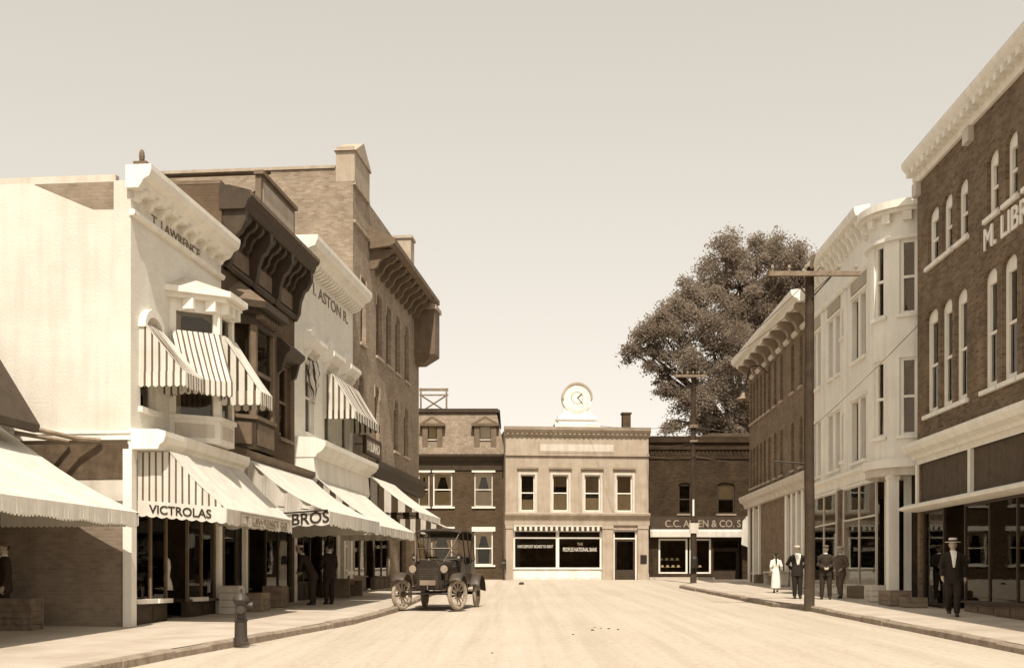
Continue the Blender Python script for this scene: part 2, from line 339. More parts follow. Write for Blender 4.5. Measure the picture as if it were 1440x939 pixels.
def door(T, u0, u1, z0, z1, w=-.3, frame=None, leaf=None, transom=.5):
    frame = frame or WHITE; f = MB(); a, b = w, w - .1
    f.box(u0, u0 + .08, b, a, z0, z1); f.box(u1 - .08, u1, b, a, z0, z1); f.box(u0 + .08, u1 - .08, b, a, z1 - .08, z1)
    if transom: f.box(u0 + .08, u1 - .08, b, a, z1 - transom - .07, z1 - transom)
    o = T.part(f, 'door', frame)
    zt = z1 - (transom + .07 if transom else .08); l = MB(); a -= .03; b = a - .045; p0, p1 = u0 + .08, u1 - .08
    l.box(p0, p0 + .11, b, a, z0, zt); l.box(p1 - .11, p1, b, a, z0, zt); l.box(p0 + .11, p1 - .11, b, a, z0, z0 + .55); l.box(p0 + .11, p1 - .11, b, a, zt - .12, zt)
    lo = T.part(l, 'door_leaf', leaf or DARKW, o)
    g = MB(); g.box(p0 + .11, p1 - .11, b + .015, b + .023, z0 + .55, zt - .12); T.part(g, 'pane', PLATE, o)
    if transom: g = MB(); g.box(p0, p1, b + .015, b + .023, z1 - transom, z1 - .08); T.part(g, 'transom_light', PLATE, o)
    h = MB(); h.tube([(p1 - .055, -a, z0 + 1.0), (p1 - .055, -a - .05, z0 + 1.0)], .022); T.part(h, 'handle', IRON, o)
    return o
def awning(name, F, u0, u1, wt, zt, wo, zo, label, val=.28, front=None, fn=1, side=None, sn=8, vs=None, sag=.05, wf=None, group='shop awnings along the left pavement', droop=0.0, frame=True, sval=True, sides=(0, 1), smat=None, scal=.14, wallw=0.0, duty=.5, fold=1.0):
    """canvas awning. front/side: (matA, matB); fn, sn: number of stripes; wt,zt top edge; wo,zo outer edge"""
    A = front or (CANV, CANV); B = side or A; V = vs or A
    T = Thing(name, F, u0, zo - val, label, 'awning', group)
    mb = MB(); K = 7
    def slope(t): return wt + (wo - wt) * t, zt + (zo - zt) * t - sag * math.sin(math.pi * t)
    rnd = random.Random(int(u0 * 100)); fn2 = max(fn, 14)
    def edge(i, n): return min(1.0, ((i // 2) * 2 + (0 if i % 2 == 0 else 2 * (1 - duty))) / n)
    ph = [rnd.uniform(-.03, .02) for _ in range(fn2 + 1)]
    for i in range(fn2):
        a, b = u0 + (u1 - u0) * edge(i, fn2), u0 + (u1 - u0) * edge(i + 1, fn2)
        mb.mat(i % 2 if fn > 1 else 0)
        for k in range(K):
            (wa, za), (wb, zb) = slope(k / K), slope((k + 1) / K); q = math.sin(math.pi * k / K), math.sin(math.pi * (k + 1) / K)
            def dip(u, t): s_ = (u - u0) / (u1 - u0) * max(2, round((u1 - u0) / 1.6)); return -.06 * abs(math.sin(math.pi * s_)) * t * (1 - .35 * t) + .012 * math.sin(u * 9 + t * 5) * math.sin(math.pi * t)
            ta, tb = k / K, (k + 1) / K
            mb.quad((a, -wa, za + ph[i] * q[0] + dip(a, ta)), (b, -wa, za + ph[i + 1] * q[0] + dip(b, ta)), (b, -wb, zb + ph[i + 1] * q[1] + dip(b, tb)), (a, -wb, zb + ph[i] * q[1] + dip(a, tb)))
    def sol(o, t=.012): m = o.modifiers.new('solidify', 'SOLIDIFY'); m.thickness = t; m.offset = 0; return o
    can = sol(T.part(mb, 'canopy', list(A)))
    # front valance with a scalloped hem
    mb = MB(); n = fn2 if fn > 1 else max(2, int(round((u1 - u0) / scal)))
    for i in range(n):
        n += n % 2 if i == 0 else 0; a, b = u0 + (u1 - u0) * edge(i, n), u0 + (u1 - u0) * edge(i + 1, n); mb.mat(i % 2 if V[0] is not V[1] else 0)
        sw = .015 * math.sin(i * 1.3)
        pts = [(a, -wo - .004, zo)] + [(a + (b - a) * k / 4, -wo - .012 - sw * .5, zo - .03 * math.sin(a * 2.3 + u0) ** 2 - val * .86 - val * .14 * math.sin(math.pi * k / 4)) for k in range(5)] + [(b, -wo - .004, zo)]
        mb.add(pts, [tuple(range(len(pts)))])
    sol(T.part(mb, 'valance', list(V)), .008)
    for e in sides:
        u = (u0 + .012, u1 - .012)[e]; mb = MB()
        w0 = wallw
        for i in range(sn):
            wa, wb = w0 + (wo - w0) * edge(i, sn), w0 + (wo - w0) * edge(i + 1, sn); mb.mat(i % 2)
            def top(w): return (zt - .01 if w <= wt else slope((w - wt) / (wo - wt))[1] - .012)
            def bot(w): return zo + (droop * (1 - w / wo))
            nk = 4; cc = [(wa + (wb - wa) * k / nk) for k in range(nk + 1)]; rip = [.02 * fold * math.sin(11 * w + u0) for w in cc]
            for k in range(nk):
                mb.quad((u, -cc[k], min(bot(cc[k]), top(cc[k]))), (u + 0, -cc[k + 1], min(bot(cc[k + 1]), top(cc[k + 1]))), (u + rip[k + 1] * .5, -cc[k + 1], top(cc[k + 1])), (u + rip[k] * .5, -cc[k], top(cc[k])))
        sol(T.part(mb, 'side_flap', list(B)), .008)
        if sval:
            mb = MB(); m = sn if (V[0] is not V[1] and smat is None) else max(2, int(round((wo - w0) / scal)))
            for i in range(m):
                a, b = w0 + (wo - w0) * (edge(i, m) if m == sn else i / m), w0 + (wo - w0) * (edge(i + 1, m) if m == sn else (i + 1) / m); mb.mat(i % 2 if (V[0] is not V[1] and smat is None) else 0)
                du = -.016 if e == 0 else .016
                pts = [(u + du, -a, zo + droop * (1 - a / wo) + .02)] + [(u + du, -(a + (b - a) * k / 4), zo + droop * (1 - (a + (b - a) * k / 4) / wo) - val * .88 - val * .12 * math.sin(math.pi * k / 4)) for k in range(5)] + [(u + du, -b, zo + droop * (1 - b / wo) + .02)]
                mb.add(pts, [tuple(range(len(pts)))])
            sol(T.part(mb, 'side_valance', [smat] if smat else list(V)), .006)
    if frame:
        for u in (u0 + .03, u1 - .03):
            mb = MB().tube([(u, -wallw, zo + .25), (u, -wo + .02, zo - .01)], .016, 6); T.part(mb, 'support_rod', IRON)
        mb = MB().tube([(u0 + .02, -wo + .02, zo - .012), (u1 - .02, -wo + .02, zo - .012)], .018, 6); T.part(mb, 'front_bar', IRON)
    return T
# ================================================================ the setting: ground, street, pavements, kerbs
def sheet(name, xs, ys, zf, m, sub=None):
    vs = [(x, y, zf(x, y)) for y in ys for x in xs]; n = len(xs)
    fs = [(j * n + i, j * n + i + 1, (j + 1) * n + i + 1, (j + 1) * n + i) for j in range(len(ys) - 1) for i in range(n - 1)]
    o = MB().add(vs, fs).build(name, m); return tag(o, kind='structure')
def dirt_mat():
    m = mat('dusty_street', 0.46, 0.95, 0.05, 0.2, 0.0, spec=.1)
    t = m.node_tree; N = t.nodes; p = N['Principled BSDF']; base = p.inputs['Base Color'].links[0].from_socket
    tc = N.new('ShaderNodeTexCoord'); mp = N.new('ShaderNodeMapping'); mp.inputs['Scale'].default_value = (2.6, 0.05, 1)   # wheel tracks along the street
    n = N.new('ShaderNodeTexNoise'); n.inputs['Scale'].default_value = 1.2; n.inputs['Detail'].default_value = 7; n.inputs['Roughness'].default_value = .65
    t.links.new(tc.outputs['Object'], mp.inputs[0]); t.links.new(mp.outputs[0], n.inputs['Vector'])
    cr = N.new('ShaderNodeValToRGB'); cr.color_ramp.elements[0].position = .35; cr.color_ramp.elements[0].color = (.89, .88, .86, 1); cr.color_ramp.elements[1].position = .62; cr.color_ramp.elements[1].color = (1.03, 1.03, 1.03, 1)
    n3 = N.new('ShaderNodeTexNoise'); n3.inputs['Scale'].default_value = 9; n3.inputs['Detail'].default_value = 8; t.links.new(tc.outputs['Object'], n3.inputs['Vector'])
    c3 = N.new('ShaderNodeValToRGB'); c3.color_ramp.elements[0].position = .25; c3.color_ramp.elements[0].color = (.72, .7, .66, 1); c3.color_ramp.elements[1].position = .5; c3.color_ramp.elements[1].color = (1, 1, 1, 1); t.links.new(n3.outputs['Fac'], c3.inputs[0])
    x = N.new('ShaderNodeMix'); x.data_type = 'RGBA'; x.blend_type = 'MULTIPLY'; x.inputs[0].default_value = 1
    y = N.new('ShaderNodeMix'); y.data_type = 'RGBA'; y.blend_type = 'MULTIPLY'; y.inputs[0].default_value = .7
    t.links.new(n.outputs['Fac'], cr.inputs[0]); t.links.new(base, x.inputs[6]); t.links.new(cr.outputs[0], x.inputs[7]); t.links.new(x.outputs[2], y.inputs[6]); t.links.new(c3.outputs[0], y.inputs[7]); t.links.new(y.outputs[2], p.inputs['Base Color'])
    bp = N.new('ShaderNodeBump'); bp.inputs['Strength'].default_value = .5; bp.inputs['Distance'].default_value = .03; t.links.new(n3.outputs['Fac'], bp.inputs['Height']); t.links.new(bp.outputs[0], p.inputs['Normal'])
    return m
DIRT = dirt_mat()
GRASS = mat('town_ground', 0.16, 0.95, 0.3, 0.5, 0.3, 10)
far = [-2500, -600, -200, -80, -40, -20, 0, 12, 20, 40, 80, 200, 600, 2500]
sheet('ground', far, [-2500, -600, -120, -40, -20, 0, 20, 40, 60, 70, 78, 90, 120, 400, 2500], lambda x, y: G(y) - .012, GRASS)
sheet('street', [-14, -9, -6, -4, -2, 0, 2, 4, 6, 8, 10, 13], list(range(-38, 68, 2)) + [67.6], lambda x, y: G(y), DIRT)
SW = 0.13
def lerp_poly(P, y):
    for (x0, y0), (x1, y1) in zip(P, P[1:]):
        if y0 <= y <= y1: return x0 + (x1 - x0) * (y - y0) / (y1 - y0)
    return P[-1][0]
KL = [(-6.6, -30), (-6.3, 10), (-5.03, 18), (-4.54, 20.3), (-3.42, 26.4), (-2.98, 31.6), (-2.9, 40), (-2.55, 52), (-3.3, 56.6)]
KR = [(7.95, -30), (7.86, 33.3), (7.42, 34.5), (7.28, 45), (7.2, 52), (7.9, 54.6), (9.6, 56.2)]
def pave(name, P, inner, sgn, y0, y1, apron=None):
    ys = []; y = y0
    while y < y1: ys.append(y); y += 1.0
    ys.append(y1); vs = []; fs = []
    for y in ys:
        k = lerp_poly(P, y) - sgn * .14; i = inner(y); z = G(y) + SW
        vs += [(k, y, z), (k * .5 + i * .5, y, z + .012), (i, y, z + .02)]
    for j in range(len(ys) - 1):
        for a in (0, 1): q = (j * 3 + a, j * 3 + a + 1, (j + 1) * 3 + a + 1, (j + 1) * 3 + a); fs.append(q if sgn < 0 else q[::-1])
    o = MB().add(vs, fs).build(name, CONC); return tag(o, kind='structure')
pave('pavement_left', KL, lambda y: -9.75 + .103 * y - (9 if y < 23.2 else 1.2), 1, -30, 56.6)
pave('pavement_right', KR, lambda y: 9.96 + .029 * y + 1.2, -1, -30, 56.2)
def kerb(name, P, sgn):
    root = empty(name, (P[0][0], P[0][1], G(P[0][1]))); tag(root, kind='structure')
    rnd = random.Random(3)
    for (x0, y0), (x1, y1) in zip(P, P[1:]):
        if y1 < 8: continue
        y0c = max(y0, 6); x0 = x0 + (x1 - x0) * (y0c - y0) / (y1 - y0); y0 = y0c
        L = math.hypot(x1 - x0, y1 - y0); n = max(1, round(L / 1.5)); d = Vector(((x1 - x0) / L, (y1 - y0) / L)); nn = Vector((-d.y, d.x)) * sgn
        for i in range(n):
            a, b = L * i / n + .006, L * (i + 1) / n - .006; dx, dz = rnd.uniform(-.02, .02), rnd.uniform(-.012, .016); c = []
            for t, o_ in ((a, dx), (b, dx + rnd.uniform(-.012, .012)), (b, .17), (a, .17)):
                q = Vector((x0, y0)) + d * t + nn * o_; c.append(q)
            lo = [(q.x, q.y, G(q.y) - .1) for q in c]; hi = [(q.x, q.y, G(q.y) + SW + dz) for q in c]
            # chamfer the road edge
            m1 = [(hi[0][0] - nn.x * 0, hi[0][1], hi[0][2] - .035), (hi[1][0], hi[1][1], hi[1][2] - .035)]
            e0 = (hi[0][0] + nn.x * .035, hi[0][1] + nn.y * .035, hi[0][2]); e1 = (hi[1][0] + nn.x * .035, hi[1][1] + nn.y * .035, hi[1][2])
            st = MB().add(lo + [m1[0], m1[1], hi[2], hi[3], e0, e1], [(0, 1, 5, 4), (4, 5, 9, 8), (8, 9, 6, 7), (1, 2, 6, 9, 5), (3, 0, 4, 8, 7), (2, 3, 7, 6)])
            st.build('kerb_stone', KERB, root, (P[0][0], P[0][1], G(P[0][1])))
kerb('kerb_left', KL, 1); kerb('kerb_right', KR, -1)
# ================================================================ left row
def bay_window(T, pts, za, z0, z1, zh, m, frame, trans=0.0, blind=0.0, panel=None, name='bay_window'):
    """projecting window bay: apron za..z0, lights z0..z1, head z1..zh over outline pts (u,w)"""
    base = [(pts[0][0], -.02)] + pts[1:-1] + [(pts[-1][0], -.02)]
    o = T.part(MB().extr(base, za, z0), name, m)
    T.part(MB().extr(base, z1, zh), 'bay_head', m, o)
    cu, cw = sum(p[0] for p in pts) / len(pts), 0.0
    inner = [(cu + (p[0] - cu) * .6, p[1] * .45 if p[1] > 0 else -.3) for p in pts]
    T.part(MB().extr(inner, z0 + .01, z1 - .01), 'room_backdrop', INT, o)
    for (a, wa), (b, wb) in zip(pts, pts[1:]):
        L = math.hypot(b - a, wb - wa); du, dw = (b - a) / L, (wb - wa) / L; nu, nw = -dw, du     # outward normal
        def seg(s0, s1, t0, t1, q0, q1):
            P = [(a + du * s + nu * t, wa + dw * s + nw * t) for s, t in ((s0, t1), (s1, t1), (s1, t0), (s0, t0))]
            return MB().hexa([(u, -w, q0) for u, w in P] + [(u, -w, q1) for u, w in P])
        T.part(seg(0, .14, -.14, -.004, z0, z1), 'post', frame, o); T.part(seg(L - .14, L, -.14, -.006, z0, z1), 'post', frame, o)
        rail = z1 - trans if trans else z0 + (z1 - z0) * .5
        T.part(seg(.14, L - .14, -.13, -.04, rail - .045, rail + .045), 'sash_rail', frame, o)
        T.part(seg(.14, L - .14, -.1, -.09, z0, rail - .045), 'pane', GLASS, o); T.part(seg(.14, L - .14, -.1, -.09, rail + .045, z1), 'pane', GLASS, o)
        if blind: T.part(seg(.16, L - .16, -.17, -.16, rail - blind, z1), 'blind', BLIND, o)
        T.part(seg(-.02, L + .02, -.05, .05, z0 - .07, z0 + .02), 'sill', frame, o)
        if panel and z0 - za > .3: T.part(seg(.12, L - .12, -.01, .018, za + .12, z0 - .16), 'panel', panel, o)
    return o
def off_poly(pts, d):
    cu = sum(p[0] for p in pts) / len(pts); hw = (pts[-1][0] - pts[0][0]) / 2
    return [(cu + (p[0] - cu) * (1 + d / hw), (p[1] + d if p[1] > .01 else -.02)) for p in pts]
def hip(T, pts, z0, z1, m, parent, name='bay_roof'):
    n = len(pts); cu = sum(p[0] for p in pts) / n; vs = [(u, -w, z0) for u, w in pts] + [(cu + (u - cu) * .45, .03, z1) for u, w in pts]
    return T.part(MB().add(vs, [(i, i + 1, n + i + 1, n + i) for i in range(n - 1)] + [tuple(range(n, 2 * n)), tuple(range(n - 1, -1, -1))]), name, m, parent)
zs = lambda y: G(y) + SW + .015
# ---- b1: white painted store on the corner of the yard
U1 = 5.1; zb = .45
B1 = Thing('brick_store', FL, 0, zb, 'white painted two storey store with bracketed cornice and bay window at far left', 'building', 'shops on the left side')
zsw = zs(23.4)
ops = [(.46, 1.26, 5.0, 6.75, .2), (.28, 4.86, zsw, 3.95, 0)]
B1.part(wall(0, U1, zb, 9.3, ops), 'wall', WALLW)
mb = shell(0, U1, 4.4, 9.3, 13); B1.part(mb, 'side_wall', WALLS)
mb = shell(0, U1, zb, 4.4, 13); B1.part(mb, 'lower_side_wall', BRKT)
B1.part(MB().box(.02, U1 - .02, -12.98, -.02, 9.0, 9.1), 'roof', ROOF)
B1.part(MB().box(0, .16, -13, -.3, 9.3, 9.42).box(.03, .2, -4, -3.7, 9.42, 9.43), 'parapet_coping', CREAM)
c = B1.part(MB().prism([(-.05, 9.12), (.2, 9.12), (.26, 9.2), (.3, 9.28), (.42, 9.34), (.46, 9.46), (.46, 9.56), (-.05, 9.56)], -.12, U1 + .02), 'cornice', WHITE)
for i in range(9): B1.part(bracket(.2 + i * .585, .15, .27, 9.13, .2), 'bracket', WHITE, c)
B1.part(MB().prism([(-.02, 8.62), (.07, 8.62), (.1, 8.67), (.1, 8.72), (.05, 8.74), (-.02, 8.74)], -.03, U1), 'architrave', WHITE)
B1.part(MB().box(-.12, .1, .1, .36, 9.56, 9.62).ball((-.01, -.23, 9.74), (.06, .06, .14), 8, 6), 'finial', MIDW)
B1.text('T. LAWRENCE', 1.0, .005, 8.76, 2.7, .19, INKB)
window(B1, .46, 1.26, 5.0, 6.75, .2, sill=WHITE, blind=.0)
mb = MB()
A0, A1 = arc(.36, 1.36, 6.98, .42), arc(.46, 1.26, 6.82, .27)
for i in range(10):
    (a, za), (b, zb2), (c_, zc), (d_, zd) = A0[i], A0[i + 1], A1[i + 1], A1[i]
    mb.hexa([(d_, -.14, zd), (c_, -.14, zc), (c_, 0, zc), (d_, 0, zd), (a, -.14, za), (b, -.14, zb2), (b, 0, zb2), (a, 0, za)])
B1.part(mb, 'window_hood', WHITE)
BP = [(1.95, 0), (2.62, .85), (3.55, .85), (4.2, 0)]
bay = bay_window(B1, BP, 4.5, 5.05, 7.25, 7.5, WHITE, WHITE, trans=.45, panel=CREAM)
B1.part(MB().extr(off_poly(BP, .16), 7.5, 7.6).extr(off_poly(BP, .27), 7.6, 7.72), 'bay_cornice', WHITE, bay)
for (u, w) in ((2.45, .75), (2.75, .92), (3.1, .92), (3.45, .92), (2.15, .38)): B1.part(MB().box(u - .07, u + .07, w - .15, w + .08, 7.28, 7.5), 'bracket', WHITE, bay)
hip(B1, off_poly(BP, .24), 7.72, 8.15, CREAM, bay)
B1.part(MB().prism([(-.05, 4.12), (.55, 4.12), (.58, 4.2), (.66, 4.26), (.7, 4.36), (.7, 4.46), (.55, 4.5), (-.05, 4.52)], -.02, U1), 'belt_cornice', WHITE)
B1.part(MB().box(-.05, -.001, -2.35, .02, 4.3, 4.46).box(-.075, -.05, -2.4, .02, 4.42, 4.48), 'side_ledge', WHITE)
B1.part(MB().box(-.03, -.002, -2.6, -.03, 3.55, 4.22), 'dark_wall_band', mat('dark_wall_band', .1, .9, .4, 4, .4, 20, k=1.15, streak=.5))  # thin dark brown band below the side ledge
B1.part(MB().box(-.012, -.002, -2.0, -.12, 3.12, 3.54), 'pale_board', CREAM)
B1.part(MB().poly([(0, 0)], 0, 0) if False else MB().add([(-.006, 1.95, 9.28), (-.006, .34, 9.28), (-.006, .34, 8.75), (-.006, .75, 8.76)], [(0, 1, 2, 3)]), 'tan_wall_patch', BRKT)  # thin tan patch just below the coping
B1.part(MB().box(-.04, .2, -.14, .035, zb, 4.12), 'corner_board', WHITE)
B1.part(MB().box(4.88, U1 - .01, -.1, .035, zb, 4.12), 'corner_board', WHITE)
shop_room(B1, .25, 4.9, zsw, 3.95, 4)
display(B1, .28, 1.95, zsw, 3.9, w=-.04, frame=MIDW, parts=2, transom=.7, bulk=.42, bulkm=DARKW)
door(B1, 2.05, 3.0, zsw, 3.6, w=-.9, frame=MIDW)
display(B1, 3.1, 4.86, zsw, 3.9, w=-.04, frame=MIDW, parts=2, transom=.7, bulk=.42, bulkm=DARKW)
B1.part(MB().box(.26, 1.1, -.04, .1, 1.13, 1.22).box(1.2, 1.9, -.04, .1, 1.13, 1.22).box(3.2, 4.0, -.04, .1, 1.13, 1.22), 'window_ledge', WHITE)
# ---- b2: brown store with heavy bracketed eaves
u0, u1 = 5.12, 11.2; zb = .6
B2 = Thing('brown_store', FL, u0, zb, 'dark brown store with heavy bracketed eaves and roof signboard', 'building', 'shops on the left side')
zsw = zs(29)
ops = [(9.75, 10.85, 5.5, 7.55, 0), (u0 + .25, u1 - .25, zsw, 4.1, 0)]
BROWN = brick_mat('brown_painted_brick', .12, .13, var=.08, grime=.3, k=1.12)
B2.part(wall(u0, u1, zb, 10.9, ops), 'wall', BROWN); B2.part(shell(u0, u1, zb, 10.9, 12), 'side_wall', BROWN)
B2.part(MB().box(u0 + .02, u1 - .02, -11.98, -.02, 10.6, 10.7), 'roof', ROOF)
B2.part(MB().box(u0 - .01, u0 + .3, -12, -.02, 10.9, 10.99), 'parapet_coping', MIDW)
c = B2.part(MB().prism([(-.05, 10.3), (.55, 10.3), (.6, 10.36), (.64, 10.5), (.72, 10.56), (.72, 10.72), (.2, 10.86), (-.05, 10.86)], u0 - .03, u1 + .03), 'cornice', DARKW)
B2.part(MB().box(u0 - .04, u1 + .04, .721, .74, 10.6, 10.7), 'gutter', MIDW, c)
for i, u in enumerate([5.3, 7.25, 9.15, 11.05]): B2.part(bracket(u, .24, .56, 10.3, 1.35), 'bracket', DARKW, c)
for i, u in enumerate([5.75, 6.25, 6.75, 7.7, 8.2, 8.7, 9.6, 10.1, 10.6]): B2.part(bracket(u, .17, .5, 10.3, .62), 'bracket', DARKW, c)
B2.part(MB().prism([(-.02, 8.95), (.08, 8.95), (.13, 9.02), (.13, 9.08), (-.02, 9.1)], u0, u1), 'architrave', DARKW)
for a, b in ((5.5, 7.05), (7.45, 8.95), (9.35, 10.9)): B2.part(MB().box(a, b, .001, .04, 9.2, 9.62), 'frieze_panel', MIDW)
BP = [(5.45, 0), (6.0, .55), (7.55, .55), (8.15, 0)]
bay = bay_window(B2, BP, 4.75, 5.55, 7.75, 8.0, DARKW, MIDW, panel=MIDW)
B2.part(MB().extr(off_poly(BP, .12), 8.0, 8.12).extr(off_poly(BP, .3), 8.12, 8.28), 'bay_cornice', DARKW, bay)
for i in range(9): B2.part(MB().box(5.98 + i * .19, 6.06 + i * .19, .55, .72, 7.9, 8.0), 'dentil', MIDW, bay)
hip(B2, off_poly(BP, .3), 8.28, 8.95, MIDW, bay)
window(B2, 9.75, 10.85, 5.5, 7.55, frame=MIDW, sill=MIDW)
B2.part(MB().prism([(0, 7.6), (.22, 7.68), (.36, 7.82), (.36, 7.92), (.1, 8.15), (0, 8.2)], 9.55, 11.05), 'window_hood', DARKW)
for q in (9.56, 10.88): B2.part(MB().prism([(0, 7.2), (.12, 7.3), (.22, 7.68), (0, 7.62)], q, q + .16), 'hood_bracket', DARKW)
B2.part(MB().prism([(-.05, 4.45), (.5, 4.45), (.62, 4.56), (.62, 4.66), (.3, 4.74), (-.05, 4.76)], u0, u1), 'belt_cornice', MIDW)
sg = B2.part(MB().box(7.5, 10.55, .05, .2, 10.87, 11.9), 'signboard', MIDW)
B2.part(MB().box(7.65, 10.4, .2, .215, 11.02, 11.76), 'sign_panel', mat('weathered_sign_panel', .4, .9, .15, 2), sg)
B2.part(MB().box(7.44, 10.6, .03, .28, 11.9, 12.0), 'sign_cap', MIDW, sg)
B2.part(MB().tube([(7.8, 0, 11.6), (7.8, 1.2, 10.7)], .03, 6).tube([(10.2, 0, 11.6), (10.2, 1.2, 10.7)], .03, 6), 'sign_brace', IRON, sg)
shop_room(B2, u0 + .2, u1 - .2, zsw, 4.1, 4)
for a, b in ((u0 + .25, 7.3), (8.7, u1 - .25)): display(B2, a, b, zsw, 4.05, w=-.04, frame=DARKW, parts=2, transom=.7, bulk=.5, bulkm=DARKW)
door(B2, 7.4, 8.6, zsw, 3.7, w=-.8, frame=DARKW)
B2.part(MB().box(6.75, 6.9, -.05, .06, zsw, 3.5), 'white_post', WHITE)
# ---- b3: white store
u0, u1 = 11.22, 18.33; zb = .75
B3 = Thing('white_store', FL, u0, zb, 'white store with projecting modillion cornice and striped upstairs awning', 'building', 'shops on the left side')
zsw = zs(35.5); wins = [(12.35, 13.3), (14.55, 15.6), (16.8, 17.8)]
ops = [(a, b, 5.95, 8.25, .15) for a, b in wins] + [(u0 + .3, 16.2, zsw, 4.3, 0), (16.55, 17.1, zsw, 3.6, 0), (17.35, 18.1, 1.9, 3.6, 0)]
B3.part(wall(u0, u1, zb, 11.1, ops), 'wall', WALLW); B3.part(shell(u0, u1, zb, 11.1, 12), 'side_wall', BRKT)
B3.part(MB().box(u0 + .02, u1 - .02, -11.98, -.02, 10.7, 10.8), 'roof', ROOF)
c = B3.part(MB().prism([(-.05, 10.92), (.35, 10.92), (.42, 11.06), (.6, 11.12), (.68, 11.3), (.68, 11.42), (-.05, 11.42)], u0 - .02, u1 + .02), 'cornice', WHITE)
for i in range(22): B3.part(MB().prism([(0, 10.92), (.34, 10.92), (.32, 10.82), (.12, 10.72), (0, 10.7)], u0 + .12 + i * .32, u0 + .26 + i * .32), 'modillion', WHITE, c)
B3.text('I. ASTON R.', 13.2, .005, 10.2, 4.4, .36, INKB)
for (a, b) in wins:
    window(B3, a, b, 5.95, 8.25, .15, sill=WHITE)
    B3.part(MB().prism([(0, 8.35), (.2, 8.4), (.38, 8.58), (.38, 8.7), (.15, 8.82), (0, 8.9)], a - .2, b + .2), 'window_hood', WHITE)
    B3.part(MB().poly([(a - .1, 8.82), (b + .1, 8.82), ((a + b) / 2, 9.2)], 0, .14), 'hood_pediment', WHITE)
    for q in (a - .12, b + .02): B3.part(bracket(q + .05, .1, .2, 8.4, .4), 'hood_bracket', WHITE)
B3.part(MB().prism([(-.05, 5.1), (.6, 5.1), (.66, 5.2), (.8, 5.28), (.9, 5.42), (.9, 5.56), (.6, 5.66), (-.05, 5.7)], u0, u1), 'belt_cornice', WHITE)
B3.part(MB().prism([(-.02, 4.4), (.55, 4.4), (.6, 4.5), (.55, 5.1), (-.02, 5.1)], u0 + .02, u1 - .02), 'shop_fascia', WHITE)
shop_room(B3, u0 + .2, 16.25, zsw, 4.3, 4)
display(B3, u0 + .3, 13.1, zsw, 4.25, w=-.04, frame=DARKW, parts=2, transom=.7, bulk=.5, bulkm=DARKW)
door(B3, 13.2, 14.3, zsw, 3.7, w=-.7, frame=DARKW)
display(B3, 14.4, 16.2, zsw, 4.25, w=-.04, frame=DARKW, parts=2, transom=.7, bulk=.5, bulkm=DARKW)
door(B3, 16.55, 17.1, zsw, 3.6, w=-.15, frame=WHITE)
window(B3, 17.35, 18.1, 1.9, 3.6, sill=WHITE)
B3.part(MB().box(16.22, 18.2, -.05, .02, zb, zsw + .12), 'plinth', STONED)
B3.part(MB().poly([(17.55, 1.25), (17.55, 1.6)] + [(17.7 - .15 * math.cos(t * .5236), 1.6 + .15 * math.sin(t * .5236)) for t in range(1, 6)] + [(17.85, 1.6), (17.85, 1.25)], .0, .03), 'coal_hatch', DARKW)
# ---- b4: tall brick block
u0, u1 = 18.36, 31.0; zb = .9
B4 = Thing('brick_block', FL, u0, zb, 'tall four storey buff brick block with deep wooden eaves at the end of left row', 'building', 'shops on the left side')
zsw = zs(44)
W3 = [(FL.u(a), FL.u(b)) for a, b in ((507, 514.5), (529, 537), (543, 550), (556, 562.5), (569, 575))]
W2 = [(FL.u(a), FL.u(b)) for a, b in ((504, 511), (527, 533.5), (554, 560), (568, 574))]
ops = [(a, b, 10.0, 12.35, .18) for a, b in W3] + [(a, b, 6.8, 8.85, .18) for a, b in W2] + [(u0 + .3, 24.6, zsw, 4.9, 0), (26.6, 28.0, zsw, 4.6, 0)]
B4.part(wall(u0, u1, zb, 15.3, ops), 'wall', BRK4); B4.part(shell(u0, u1, zb, 15.3, 14), 'side_wall', BRK4)
B4.part(MB().box(u0 + .02, u1 - .02, -13.98, -.02, 14.6, 14.7), 'roof', ROOF)
B4.part(MB().box(u0 + .002, u0 + .35, -7, -2.9, 15.3, 15.62).box(u0 + .002, u0 + .35, -2.9, -.6, 15.3, 15.75), 'parapet', BRK4)
B4.part(MB().box(u0 - .05, u0 + .42, -7.05, -.62, 15.76, 15.86), 'parapet_coping', STONE)
B4.part(MB().box(u0 + .004, 20.7, -.6, .06, 15.3, 16.35).box(u0 + .002, u0 + .9, -.6, .02, 16.35, 16.5), 'corner_turret', STONE)
B4.part(MB().poly([(u0 - .08, 16.35), (20.78, 16.35), ((u0 + 20.7) / 2, 17.0)], -.66, .12), 'turret_gable', STONE)
for q in (13.9, 15.2): B4.part(MB().box(u0 + .03, 20.68, .001, .085, q, q + .1), 'turret_band', STONE)
c = B4.part(MB().prism([(-.05, 13.62), (.8, 13.72), (.98, 13.82), (.98, 14.0), (.7, 14.12), (-.05, 14.5)], 20.75, u1 - .2), 'eaves', MIDW)
for i in range(11): B4.part(bracket(21.1 + i * .93, .2, .8, 13.66, .7), 'bracket', MIDW, c)
B4.part(MB().box(29.6, 30.4, -.9, -.1, 15.3, 16.5).box(29.53, 30.47, -.96, -.04, 16.5, 16.62), 'chimney', STONE)
for a, b in W3:
    window(B4, a, b, 10.0, 12.35, .18, frame=MIDW, sill=STONE, dep=.14)
    for q in (a - .1, b): B4.part(MB().box(q, q + .1, 0.001, .03, 11.9, 12.35), 'label_stop', STONE)
for a, b in W2:
    window(B4, a, b, 6.8, 8.85, .18, frame=MIDW, sill=STONE, dep=.14)
    for q in (a - .1, b): B4.part(MB().box(q, q + .1, 0.001, .03, 8.4, 8.85), 'label_stop', STONE)
